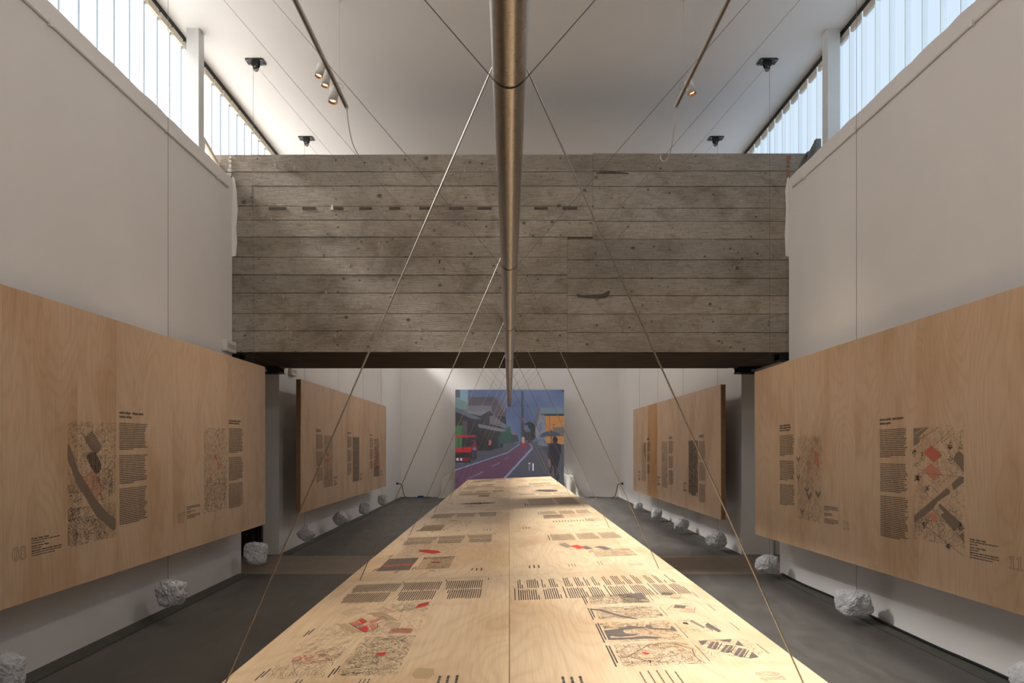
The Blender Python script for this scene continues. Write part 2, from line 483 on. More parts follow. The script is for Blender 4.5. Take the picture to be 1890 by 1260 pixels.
# clerestory windows of upright glass channels
def window(name, side, gx, mt):
    w = MB().box(gx - .035, gx + .035, Y0, Y1, CZ - .075, CZ).box(gx - .03, gx + .03, Y0, Y1, WT, WT + .02).obj(name, M['black'])
    struct(w)
    P = 0.270
    ch = MB()
    t, fl = 0.006, (0.014 if side < 0 else 0.045)
    s = -side
    ch.box(-t / 2, t / 2, 0.004, P - .004, 0, 1)
    for y in (0.004, P - .010):
        ch.box(*sorted((s * t / 2, s * fl)), y, y + t, 0, 1, 1)
    ch.box(*sorted((-s * .006, s * fl)), P - .004, P + .004, 0, 1, 2)
    me = ch.mesh('glass_channel', mt)
    cap = MB().box(*sorted((s * .012, s * .046)), 0.02, P - .03, 0, 0.075)
    cap.box(*sorted((s * .008, s * .05)), 0.006, 0.018, -.012, 0.075)
    cme = cap.mesh('end_cap', M['cream'])
    n = int((Y1 - Y0 - .1) / P)
    z0, z1 = WT + .02, CZ - .075
    for i in range(n):
        o = bpy.data.objects.new('glass_channel', me); o.parent = w
        o.location = (gx, Y0 + .05 + i * P, z0); o.scale = (1, 1, z1 - z0); C.objects.link(o)
        c = bpy.data.objects.new('end_cap', cme); c.parent = w
        c.location = (gx, Y0 + .05 + i * P, z1 - .075); C.objects.link(c)
window('window_1', -1, GL, (M['pane_l'], M['flange_l'], M['joint']))
window('window_2', 1, GR, (M['pane_r'], M['flange_r'], M['joint']))

# ------------------------------------------------------------------ board-marked concrete bridge
rnd = random.Random(11)
bridge = MB().box(-3.78, 3.78, BY0, BY1, BB, BT).obj('bridge_1', M['core'])
tag(bridge, 'board-marked bare concrete bridge spanning the hall between the two white walls', 'bridge')
def zy(y): return EYE + (VY - y) * BY0 / F
def xx(x): return (x - VX) * BY0 / F
rows_l = [286, 318, 344, 381, 407, 438, 475, 508, 541, 579, 611, 650]
rows_r = [284, 317, 345, 385, 409, 442, 480, 514, 546, 580, 614, 651]
def board(x0, x1, za, zb):
    d = rnd.uniform(.012, .020)
    g = .0015
    b = MB()
    # slightly wavy lower lip
    n = max(1, int((x1 - x0) / .35))
    for side_y in (BY0 - d, BY0 + .0005):
        for i in range(n + 1):
            x = x0 + g + (x1 - x0 - 2 * g) * i / n
            b.v.append((x, side_y, za + g + rnd.uniform(0, .004)))
            b.v.append((x, side_y, zb - g - rnd.uniform(0, .003)))
    q = 2 * (n + 1)
    for i in range(n):
        a = 2 * i
        for f in ((a, a + 2, a + 3, a + 1), (a, a + q, a + 2 + q, a + 2), (a + 1, a + 3, a + 3 + q, a + 1 + q)):
            b.f.append(list(f)); b.m.append(0); b.sm.append(False)
    for f in ((0, 1, 1 + q, q), (q - 2, 2 * q - 2, 2 * q - 1, q - 1)):
        b.f.append(list(f)); b.m.append(0); b.sm.append(False)
    return b.obj('board_course', M['board'], bridge)
XL, XR = -3.78, 3.78
for i in range(11):
    xj = xx(1094) if i < 5 else xx(1047)
    xl2 = xx(466) if i < 4 else None
    zb, za = zy(rows_l[i]), max(zy(rows_l[i + 1]), BB + .002)
    if xl2:
        board(XL, xl2, za, zb); board(xl2, xj, za, zb)
    else: board(XL, xj, za, zb)
    zb, za = zy(rows_r[i]), max(zy(rows_r[i + 1]), BB + .002)
    if i == 3:
        board(xj, xx(1166), za, zb); board(xx(1166), XR, za, zb)
    else: board(xj, XR, za, zb)
for x0, x1 in ((497, 529), (559, 583), (617, 634), (664, 687), (719, 739), (774, 797), (829, 856), (881, 907), (986, 1011), (1038, 1065)):
    b = MB(); za, zb = zy(388), zy(382)
    b.box(xx(x0), xx(x1), BY0 - .0225, BY0 - .0005, za, zb - .006)  # flat raised piece, the pocket's inner shade is in its colour
    b.obj('form_tie_pocket', M['mark'], bridge)
gash = [(1064, 543), (1075, 545), (1095, 544), (1112, 543), (1123, 537), (1126, 538), (1121, 548), (1108, 551), (1082, 550), (1066, 548)]
MB().prism([(xx(x), zy(y)) for x, y in gash], 'y', BY0 - .0215, BY0 - .0005).obj('gouge', M['mark'], bridge)
gash = [(1100, 319), (1130, 317), (1158, 320), (1160, 323), (1150, 322), (1102, 322)]
MB().prism([(xx(x), zy(y)) for x, y in gash], 'y', BY0 - .0215, BY0 - .0005).obj('gouge', M['mark'], bridge)
MB().prism([(xx(811), zy(480)), (xx(813), zy(480)), (xx(812), zy(487)), (xx(810), zy(487))], 'y', BY0 - .0215, BY0 - .0005).obj('gouge', M['black'], bridge)
drip = MB()
for k in range(90):
    x, y = rnd.uniform(470, 1445), rnd.uniform(295, 640)
    h = rnd.uniform(2, 7); w = rnd.uniform(.4, 1.0)
    drip.box(xx(x), xx(x + w), BY0 - .0222, BY0 - .018, zy(y + h), zy(y))
o = drip.obj('lime_drip', M['whitemark'], bridge); o['kind'] = 'stuff'
MB().prism([(xx(611), zy(388)), (xx(616), zy(388)), (xx(615), zy(379)), (xx(613), zy(379))], 'y', BY0 - .0235, BY0 - .015).obj('plaster_blob', M['white'], bridge)
for side in (-1, 1):
    b = MB()
    for k in range(5):
        z = 5.02 + k * .055 + rnd.uniform(0, .02); w = rnd.uniform(.02, .06)
        a = side * 3.49; c = side * (3.49 + w)
        b.box(min(a, c), max(a, c), BY0 - .029, BY0 - .021, z, z + rnd.uniform(.03, .05))
    o = b.obj('mortar_rubble', M['whitemark'] if side < 0 else M['brick'], bridge); o['kind'] = 'stuff'
MB().box(-3.30, 3.30, BY0 + .015, BY1 - .002, BB - .004, BB - .0005).obj('soffit', M['soffit'], bridge)  # shade under the bridge put into a dark brown sheet
# steel bearers under both ends
for side in (-1, 1):
    for ya, yb, wh in ((BY0 + .01, BY0 + .20, 'front'), (BY1 - .26, BY1 - .01, 'back')):
        lab = 'black steel bearing under the %s end of the concrete bridge, at its %s edge' % ('left' if side < 0 else 'right', wh)
        t = thing('steel_bearing', lab, 'bearing', (side * 3.55, ya, 2.725), 'steel bearings under the bridge')
        def B(x0, x1, y0, y1, z0, z1, nm):
            a, c = sorted((side * x0 - side * 3.55, side * x1 - side * 3.55))
            return MB().box(a, c, y0 - ya, y1 - ya, z0 - 2.725, z1 - 2.725).obj(nm, M['blackened'], t)
        x0 = 3.40 if wh == 'front' else 3.385
        B(x0, 3.72, ya, yb, 2.725, 2.738, 'flange'); B(x0, 3.72, ya, yb, 2.802, 2.815, 'flange')
        B(3.54, 3.57, ya + .01, yb - .01, 2.738, 2.802, 'web')
        for y in (ya + .006, yb - .018): B(x0 + .012, 3.535, y, y + .012, 2.738, 2.802, 'stiffener')

# ------------------------------------------------------------------ ink prints
class Ink(MB):
    """flat print; 2D shapes mapped to 3D by a function"""
    def __init__(s, put): super().__init__(); s.put = put; s.n = 0
    def poly(s, pts, mi, lift=.0005):
        s.n += 1
        s.add([s.put(p[0], p[1], lift + s.n * 2e-6) for p in pts], [tuple(range(len(pts)))], mi)
    def rect(s, x0, y0, x1, y1, mi, lift=.0005): s.poly([(x0, y0), (x1, y0), (x1, y1), (x0, y1)], mi, lift)
    def line(s, p, q, w, mi, lift=.0009):
        dx, dy = q[0] - p[0], q[1] - p[1]
        l = math.hypot(dx, dy)
        if l < 1e-6: return
        ox, oy = -dy / l * w / 2, dx / l * w / 2
        s.add([s.put(a, b_, lift) for a, b_ in ((p[0] + ox, p[1] + oy), (p[0] - ox, p[1] - oy), (q[0] - ox, q[1] - oy), (q[0] + ox, q[1] + oy))], [(0, 1, 2, 3)], mi)
    def path(s, pts, w, mi, lift=.0009, closed=False):
        if closed: pts = list(pts) + [pts[0]]
        for a, b_ in zip(pts, pts[1:]): s.line(a, b_, w, mi, lift)

def text_lines(ink, x0, y0, x1, y1, pitch, r, mi=K, xh=.42, full=True):
    """body text set in a column: x right, y up, lines run along x"""
    n = max(1, int(round((y1 - y0) / pitch)))
    for k in range(n):
        y = y1 - (k + .72) * pitch
        end = x1 - r.uniform(0, .13) * (x1 - x0)
        if k == n - 1 and full: end = x0 + r.uniform(.25, .8) * (x1 - x0)
        x = x0
        while x < end - pitch * .3:
            w = min(r.uniform(.9, 4.2) * pitch * .5, end - x)
            ink.rect(x, y, x + w, y + pitch * xh, mi)
            for q in range(int(w / (pitch * .6))):
                xa = x + r.uniform(0, .9) * w
                if r.random() < .5: ink.rect(xa, y + pitch * xh, xa + pitch * .1, y + pitch * (xh + .2), mi)
                elif r.random() < .4: ink.rect(xa, y - pitch * .17, xa + pitch * .1, y, mi)
            x += w + pitch * .2

def squig(ink, x0, y0, x1, y1, n, size, r, mi=SOFT, w=.0011, mask=None, round_=0):
    for k in range(n):
        x, y = r.uniform(x0, x1), r.uniform(y0, y1)
        if mask and not mask(x, y): continue
        pts = [(x, y)]; a = r.uniform(0, 6.28)
        for j in range(r.randint(2, 4)):
            a += r.uniform(-1.3, 1.3) if not round_ else r.uniform(.5, 1.2)
            x = min(x1, max(x0, x + math.cos(a) * size * r.uniform(.4, 1))); y = min(y1, max(y0, y + math.sin(a) * size * r.uniform(.4, 1)))
            pts.append((x, y))
        ink.path(pts, w, mi)

def blocks(ink, x0, y0, x1, y1, n, size, r, mi=SOFT, w=.001, ang=.6):
    """little axonometric houses"""
    for k in range(n):
        x, y = r.uniform(x0, x1), r.uniform(y0, y1); a = ang + (PI / 2 if r.random() < .5 else 0)
        l, d = size * r.uniform(.4, 1.3), size * r.uniform(.3, .7)
        c, s_ = math.cos(a), math.sin(a)
        P4 = [(x, y), (x + l * c, y + l * s_), (x + l * c - d * s_, y + l * s_ + d * c), (x - d * s_, y + d * c)]
        P4 = [(min(x1, max(x0, p)), min(y1, max(y0, q))) for p, q in P4]
        ink.path(P4, w, mi, closed=True)
        if r.random() < .3: ink.line(P4[0], P4[2], w, mi)

def drawing(ink, x0, y0, x1, y1, kind, r, w=.0012):
    """generic line drawing filling a rectangle (x right, y up)"""
    W, H = x1 - x0, y1 - y0
    q = lambda u, v: (x0 + u * W, y0 + v * H)
    if kind == 'wide':                     # long site plan with red rooms and hatched roofs
        for k in range(16):
            a, b_ = r.uniform(0, .8), r.uniform(0, 1); ink.line(q(a, b_), q(min(1, a + r.uniform(.1, .5)), min(1, max(0, b_ + r.uniform(-.35, .35)))), w * .8, SOFT)
        blocks(ink, x0, y0, x1, y1, 60, .05, r, SOFT, w, .5)
        squig(ink, *q(.0, .5), *q(.35, 1), 90, .02, r, SOFT, w)
        squig(ink, *q(.65, 0), *q(1, .6), 90, .02, r, K, w)
        for k in range(9): ink.line(q(.1 + .02 * k, .15 + .02 * k), q(.28 + .02 * k, .0 + .02 * k), w * 1.5, GREY)
        for k in range(12): ink.line(q(.62 + .014 * k, .62), q(.70 + .014 * k, .80), w * 1.2, GREY)
        for k in range(10): ink.line(q(.84 + .013 * k, .72), q(.87 + .013 * k, .95), w * 2.2, RED)
    elif kind == 'redblob':                # sketch plan with a red building
        squig(ink, x0, y0, x1, y1, 420, .02, r, SOFT, w)
        squig(ink, *q(.0, .0), *q(1, .45), 160, .03, r, GREY, w)
        ink.poly([q(.42, .30), q(.60, .34), q(.80, .62), q(.72, .74), q(.55, .66), q(.40, .42)], RED)
        ink.path([q(.3, .2), q(.36, .3), q(.42, .34)], w * 3, PINK)
    elif kind == 'redsketch':
        for k in range(30):
            u, v = r.random(), r.random(); ink.line(q(u, v), q(min(1, u + r.uniform(0, .3)), min(1, max(0, v + r.uniform(-.2, .2)))), w, SOFT)
        blocks(ink, x0, y0, x1, y1, 60, .035, r, SOFT, w, .9)
        squig(ink, *q(.3, .6), *q(1, 1), 70, .02, r, GREY, w)
        for k in range(50):
            u, v = r.uniform(.35, .65), r.uniform(.15, .85); ink.line(q(u, v), q(u + r.uniform(-.1, .1), min(1, v + r.uniform(.05, .16))), w * 1.8, RED if k % 3 else PINK)
        for k in range(14): ink.line(q(.86, .03 + .06 * k), q(.95, .05 + .06 * k), w * 1.5, GREY)
    elif kind == 'city':
        squig(ink, x0, y0, x1, y1, 430, .016, r, SOFT, w)
        squig(ink, x0, y0, x1, y1, 220, .013, r, K, w)
        blocks(ink, x0, y0, x1, y1, 70, .025, r, K, w, .5)
        ink.path([q(.15, 0), q(.4, .4), q(.55, .6), q(.75, 1)], w * 4, WASH); ink.path([q(.6, 0), q(.62, .5), q(1, .72)], w * 3, WASH)
        ink.poly([q(.46, .46), q(.53, .46), q(.53, .62), q(.46, .62)], RED, .0011)
    elif kind == 'darkred':                # dark photograph-like plate with a red line
        ink.rect(x0, y0, x1, y1, DARK, .0004)
        squig(ink, x0, y0, x1, y1, 120, .02, r, GREY, w * 2)
        ink.poly([q(.55, 0), q(.62, .4), q(.50, .7), q(.55, 1), q(.60, 1), q(.57, .7), q(.68, .4), q(.62, 0)], RED)
        squig(ink, *q(.5, 0), *q(.7, 1), 40, .03, r, PINK, w * 3)
    elif kind == 'grey':
        ink.rect(x0, y0, x1, y1, WASH, .0004)
        squig(ink, x0, y0, x1, y1, 260, .03, r, GREY, w * 2)
        squig(ink, *q(.4, 0), *q(1, 1), 160, .02, r, SOFT, w * 1.6)
    elif kind == 'greyred':
        ink.rect(x0, y0, x1, y1, WASH, .0004)
        squig(ink, *q(0, .3), *q(1, 1), 320, .022, r, SOFT, w * 1.5)
        squig(ink, *q(0, 0), *q(.2, 1), 60, .03, r, DARK, w * 3)
        ink.poly([q(.42, .34), q(.52, .34), q(.55, .62), q(.45, .62)], RED)
    elif kind == 'redlines':
        squig(ink, x0, y0, x1, y1, 60, .03, r, WASH, w * 2)
        for k in range(7):
            u, v = r.uniform(0, .7), r.random(); ink.line(q(u, v), q(min(1, u + r.uniform(.1, .3)), min(1, v + .12)), w * 4, RED if k % 2 else PINK)
    elif kind == 'plate':                  # dark jagged section
        for k in range(70):
            v = r.random(); h = .5 * (1 - abs(2 * v - 1)) + .12
            ink.poly([q(.5 - h * r.uniform(.2, .5), v), q(.5 + h * r.uniform(.2, .6), v + .01), q(.5 + h * .4, min(1, v + .06)), q(.5 - h * .4, min(1, v + .05))], DARK if k % 3 else K)
        squig(ink, x0, y0, x1, y1, 60, .03, r, SOFT, w * 2)
    elif kind == 'blackmap':
        ink.poly([q(.1, .1), q(.3, 0), q(.6, .05), q(.8, .3), q(.95, .7), q(.7, .9), q(.4, .75), q(.25, .6), q(.05, .4)], K)
        squig(ink, x0, y0, x1, y1, 140, .03, r, DARK, w * 3)
        squig(ink, x0, y0, x1, y1, 40, .03, r, WASH, w * 3)
    elif kind.startswith('map'):
        squig(ink, x0, y0, x1, y1, 380, .017, r, SOFT, w * .9)
        blocks(ink, x0, y0, x1, y1, 50, .022, r, SOFT, w * .8, .3)
        if kind == 'map1': squig(ink, *q(0, 0), *q(1, .45), 330, .014, r, K, w)
        elif kind == 'map4':
            ink.path([q(.08, .04), q(.3, .06), q(.62, .02), q(.85, .14), q(.98, .30), q(.9, .55), q(.72, .66), q(.42, .88), q(.2, .70), q(.1, .45)], w * 2.5, SOFT)
            ink.path([q(.1, .66), q(.2, .64), q(.17, .76)], w * 4, K)
    elif kind.startswith('axon'):
        n = int(kind[4:])
        if n < 3:
            a = [q(.0, .2), q(.55, .0), q(.95, .55), q(.40, .9)]
            ink.path(a, w, K, closed=True); ink.poly([q(.45, .35), q(.75, .2), q(.9, .5), q(.6, .65)], DARK)
            for k in range(5): ink.line(q(.47 + .06 * k, .35 - .03 * k), q(.60 + .06 * k, .63 - .03 * k), w * 1.4, WASH, .0012)
            ink.poly([q(.05, .22), q(.4, .08), q(.52, .28), q(.2, .45)], WASH); squig(ink, x0, y0, x1, y1, 30, .02, r, SOFT, w)
        elif n == 3:
            ink.poly([q(.0, .2), q(.1, .1), q(.7, .2), q(.55, .34)], DARK); ink.poly([q(.3, .45), q(.4, .38), q(.95, .52), q(.85, .62)], GREY)
            ink.poly([q(.1, .3), q(.2, .26), q(.5, .32), q(.4, .38)], GREY); ink.poly([q(.62, .72), q(.75, .7), q(.82, .8), q(.70, .84)], K)
            squig(ink, x0, y0, x1, y1, 60, .015, r, SOFT, w)
        else:
            squig(ink, x0, y0, x1, y1, 90, .02, r, SOFT, w)
    elif kind == 'house':
        ink.rect(*q(.66, .05), *q(1, .95), WASH, .0004)
        squig(ink, *q(0, 0), *q(.42, .6), 190, .03, r, GREY, w * 1.4)
        ink.rect(*q(0, 0), *q(.40, .55), WASH, .0003)
        squig(ink, x0, y0, x1, y1, 160, .016, r, SOFT, w)
        for u, v, l, c in ((.35, .35, .16, DARK), (.42, .60, .14, DARK), (.47, .40, .06, DARK), (.46, .72, .20, RED), (.55, .88, .26, GREY)):
            ink.poly([q(u, v), q(u + .06, v - .10), q(u + .06 + l, v - .02), q(u + l, v + .10)], c, .0011)
        ink.path([q(.62, .2), q(.64, .5), q(.62, .8)], w * 3, K)
    elif kind == 'people':
        for k in range(14):
            v = (k + .5) / 14
            ink.rect(*q(.25, v), *q(.75, v + .025), SOFT); ink.rect(*q(.1, v + .002), *q(.22, v + .02), PINK if k % 4 == 1 else SOFT)

def sub(ink, name, parent, label=None):
    o = ink.obj(name, INKS, parent)
    if label: o['label'] = label
    if name != 'numeral': o['kind'] = 'stuff'
    return o

# outlined slab-serif numerals, each glyph drawn in a 0.56 x 1 cell
def arc(cx, cy, rx, ry, a0, a1, n=14):
    return [(cx + rx * math.cos(math.radians(a0 + (a1 - a0) * i / n)), cy + ry * math.sin(math.radians(a0 + (a1 - a0) * i / n))) for i in range(n + 1)]
GLYPH = {
 '0': [arc(.28, .5, .27, .5, 0, 360, 28), arc(.28, .5, .10, .37, 0, 360, 24)],
 '8': [arc(.28, .74, .22, .26, -58, 238, 20) + [(.17, .50)] + arc(.28, .26, .26, .26, 118, 422, 22)[1:] + [(.39, .50)], arc(.28, .76, .10, .14, 0, 360, 16), arc(.28, .25, .13, .16, 0, 360, 16)],
 '1': [[(.06, 0), (.50, 0), (.50, .08), (.37, .11), (.37, 1), (.27, 1), (.06, .90), (.06, .82), (.20, .84), (.20, .11), (.06, .08)]],
 '2': [[(.03, 0), (.50, 0), (.53, .28), (.46, .28), (.42, .16), (.20, .16)] + [(.36, .36), (.48, .52)] + arc(.27, .74, .23, .26, -25, 200, 14) + [(.08, .62), (.17, .64), (.15, .74)] + arc(.25, .78, .10, .14, 170, -20, 10) + [(.32, .58), (.20, .40), (.03, .15)]],
 '7': [[(.10, 0), (.26, 0), (.30, .30), (.54, .84), (.54, 1), (.03, 1), (.02, .72), (.09, .72), (.13, .84), (.40, .84), (.16, .32)]],
}
def numeral(ink, txt, x, y, h, w, mi=SOFT):
    for i, ch in enumerate(txt):
        for loop in GLYPH[ch]:
            ink.path([(x + (i * .62 + p[0]) * h, y + p[1] * h) for p in loop], w, mi, closed=True)

_dg = None
def real_text(txt, size, mats, parent, Mloc, name, bold=.0):
    cu = bpy.data.curves.new(name, 'FONT'); cu.body = txt; cu.size = size; cu.offset = bold; cu.resolution_u = 3; cu.space_line = .95
    t = bpy.data.objects.new(name, cu); C.objects.link(t)
    dg = bpy.context.evaluated_depsgraph_get(); dg.update()
    me = bpy.data.meshes.new_from_object(t.evaluated_get(dg))
    bpy.data.objects.remove(t); bpy.data.curves.remove(cu)
    me.materials.clear(); me.materials.append(mats)
    me.transform(Mloc)
    o = bpy.data.objects.new(name, me); C.objects.link(o); o.parent = parent
    return o

# ------------------------------------------------------------------ the long hanging table
TROLL = math.atan(.0403)
TM = Matrix.Translation((0, 0, EYE - .8065)) @ Matrix.Rotation(-TROLL, 4, 'Y')
table = thing('exhibition_table', 'long birch plywood exhibition table hung on cables down the middle of the hall', 'table', M=TM)
HW = 1.03
SP = 2.12
def tput(x, y, l): return (x, y, l)
def tilt_put(flip):
    """page frame for readers at the table's long sides: returns function (col, row) -> table x,y"""
    return None
rt = random.Random(5)
sheets = {}
for side in (-1, 1):
    for k in range(0, 8):
        ya, yb = (1.9, 2 * SP) if k == 0 else (SP * (k + 1), SP * (k + 2))
        if k == 7: continue
        x0, x1 = (-HW, -.0012) if side < 0 else (.0012, HW)
        yb = min(yb, 17.02)
        b = MB().box(x0, x1, ya + .0012, yb - .0012, -.03, 0)
        sheets[(side, k)] = b.obj('plywood_sheet', M['sheet'], table)
for x in (-.8, .8):
    MB().box(x - .03, x + .03, 2.0, 16.9, -.09, -.0302).obj('batten', M['edge'], table)

TMI = TM.inverted()
def tpx(px, py):
    """photo pixel -> point of the table plane"""
    o = TMI @ Vector((0, 0, EYE)); d = TMI.to_3x3() @ Vector(((px - VX) / F, 1, (VY - py) / F))
    q = o - d * (o.z / d.z)
    return (q.x, q.y)
def traced(sh, name, k, ox, oy, shapes, lines=()):
    ink = Ink(tput)
    for pts, mi in shapes: ink.poly([tpx(ox + x / k, oy + y / k) for x, y in pts], mi, .0013)
    for pts, mi, w in lines: ink.path([tpx(ox + x / k, oy + y / k) for x, y in pts], w, mi, .0017)
    return sub(ink, name, sh)
def L_put(side, yfar):
    """page coordinates: col runs along the reading direction, row runs away from the reader's far side.
    left half: read from the left (reading direction -Y, up +X); right half: read from the right (+Y, up -X)"""
    if side < 0: return lambda c, u, l: (u, yfar - c, l)          # c grows toward the camera, u = table x
    return lambda c, u, l: (-u, yfar - 2.12 + c, l)               # c grows away from the camera, u = -table x

def left_page(k, kinds, r, dens=1.0):
    yf = SP * (k + 2); sh = sheets[(-1, k)]; put = L_put(-1, yf)
    for j, (xa, xb) in enumerate(((-.915, -.65), (-.633, -.39), (-.374, -.133))):
        ink = Ink(put)
        text_lines(ink, .11, xa, .35, xb - .012 * j, .0123, r); text_lines(ink, .37, xa + (.02 if j else 0), .61, xb - .02, .0123, r)
        ink.rect(.06, xb + .004, .12, xb + .009, K)
        sub(ink, 'text_block', sh)
    for (kind, (c0, u0, c1, u1)) in zip(kinds, ((.63, -.86, 1.25, -.41), (1.28, -.894, 1.785, -.672), (1.28, -.632, 1.785, -.405))):
        ink = Ink(put); drawing(ink, c0, u0, c1, u1, kind, r); sub(ink, 'drawing', sh)
    ink = Ink(put)
    for c0, u0 in ((1.10, -.90), (1.66, -.905), (1.66, -.643)):
        for j in range(2): ink.rect(c0 + .03 * j, u0 - .012 * j, c0 + .10 + .03 * j, u0 - .012 * j + .006, K)
    for u0, n in ((-.235, 3), (-.19, 3)):
        pass
    sub(ink, 'caption', sh)
    ink = Ink(put)
    for j, u0 in enumerate((-.255, -.225, -.193)):
        text_lines(ink, 1.82, u0, 1.90 + .012 * j, u0 + .018, .018, r, K, .5, False)
    sub(ink, 'heading', sh)
    ink = Ink(put)
    for j, u0 in enumerate((-.53, -.515, -.50)): text_lines(ink, 1.82, u0, 1.87 + .02 * j, u0 + .01, .01, r, SOFT, .5, False)
    for j, u0 in enumerate((-.76, -.745)): text_lines(ink, 1.80, u0, 1.90, u0 + .01, .01, r, K, .5, False)
    sub(ink, 'credit_lines', sh)

def right_text(put, sh, cols, c0, c1, r, split=True):
    for (ua, ub) in cols:
        ink = Ink(put)
        if split:
            m = (c0 + c1) / 2
            text_lines(ink, c0, ua, m - .01, ub, .0123, r, K); text_lines(ink, m + .01, ua, c1, ub, .0123, r, K)
        else: text_lines(ink, c0, ua, c1, ub, .0123, r, K)
        sub(ink, 'text_block', sh)

r = random.Random(21)
left_page(0, ('wide', 'redsketch', 'city'), r)
left_page(1, ('redblob', 'darkred', 'greyred'), r)
left_page(2, ('city', 'grey', 'redlines'), r)
# farther left sheets: a section plate, then text rows with small pictures
sh = sheets[(-1, 3)]; put = L_put(-1, SP * 5)
ink = Ink(put); drawing(ink, .55, -.72, 1.15, -.20, 'plate', r); sub(ink, 'drawing', sh)
ink = Ink(put); text_lines(ink, .40, -.62, .50, -.35, .03, r, SOFT, .4, False); text_lines(ink, 1.25, -.62, 1.35, -.35, .03, r, SOFT, .4, False); sub(ink, 'caption', sh)
ink = Ink(put); text_lines(ink, .5, -.86, .9, -.82, .02, r, SOFT); sub(ink, 'credit_lines', sh)
for k in (4, 5, 6):
    sh = sheets[(-1, k)]; put = L_put(-1, SP * (k + 2))
    for c0, c1 in ((.25, .75), (1.35, 1.8)):
        for xa, xb in ((-.90, -.66), (-.60, -.38), (-.30, -.1)):
            if r.random() < .2: continue
            ink = Ink(put); text_lines(ink, c0, xa, c1, xb, .0135, r, SOFT, .36); sub(ink, 'text_block', sh)
    ink = Ink(put); drawing(ink, .85, -.86, 1.25, -.32, 'grey' if k < 6 else 'blackmap', r); sub(ink, 'drawing', sh)
    ink = Ink(put); drawing(ink, .3, -.52, .75, -.30, 'plate' if k > 4 else 'grey', r) if k > 4 else drawing(ink, 1.3, -.5, 1.75, -.33, 'grey', r); sub(ink, 'drawing', sh)
    ink = Ink(put)
    for j in range(3): text_lines(ink, 1.9, -.26 + .05 * j, 2.0, -.235 + .05 * j, .024, r, K, .5, False)
    sub(ink, 'heading', sh)

# right half, nearest sheet
sh = sheets[(1, 0)]; put = L_put(1, SP * 2)
cols = []
for u0 in (.02, .29, .515, .735):
    pass
for xa, xb, hd in ((.045, .165, True), (.185, .275, False), (.315, .425, True), (.435, .51, False), (.545, .655, True), (.665, .755, False), (.79, .87, True), (.88, .945, False)):
    ink = Ink(put)
    text_lines(ink, 1.43, -xb, 1.70, -xa, .0118, r, K)
    m_ = xa + (xb - xa) * r.uniform(.25, .5)
    text_lines(ink, 1.72, -m_, 1.98, -xa, .0118, r, K); text_lines(ink, 1.72, -xb, 1.98, -m_ - .02, .0118, r, K)
    if hd: ink.rect(1.43, -xa + .012, 1.72, -xa + .017, K)
    sub(ink, 'text_block', sh)
for c0, c1, kind in ((1.27, 1.48, 'map1'), (.98, 1.21, 'map2'), (.62, .92, 'map3'), (.32, .59, 'map4')):
    ink = Ink(put); drawing(ink, c0, -.705, c1, -.41, kind, r); sub(ink, 'map', sh)
for c0, c1, ua, ub, n in ((1.32, 1.50, .73, .89, 1), (1.03, 1.22, .73, .885, 2), (.70, .92, .73, .90, 3), (.38, .60, .725, .945, 4)):
    ink = Ink(put); drawing(ink, c0, -ub, c1, -ua, 'axon%d' % n, r); sub(ink, 'drawing', sh)
ink = Ink(put)
for c0, c1 in ((1.27, 1.48), (.98, 1.21), (.62, .92), (.32, .59)):
    for j, u in enumerate((.385, .396)): text_lines(ink, c0 + .04 * j, -u - .003, c1, -u + .006, .009, r, K, .6, False)
    text_lines(ink, c0 + .02, -.727, c1 - .05, -.720, .007, r, SOFT, .5, False)
for c0 in (1.34, 1.05, .72, .40): text_lines(ink, c0, -.962, c0 + .13, -.955, .007, r, SOFT, .5, False)
sub(ink, 'caption', sh)
ink = Ink(put)
for j, u in enumerate((.185, .215, .245)): text_lines(ink, .14, -u - .009, .25, -u + .009, .018, r, K, .5, False)
sub(ink, 'heading', sh)
ink = Ink(put)
for j in range(5): text_lines(ink, .10, -.46 - .03 * j, .27, -.45 - .03 * j, .010, r, SOFT, .5, False)
sub(ink, 'credit_lines', sh)
ink = Ink(put); numeral(ink, '10', .12, -.91, .075, .0016, SOFT); sub(ink, 'numeral', sh, 'outlined number 10 printed on the sheet')
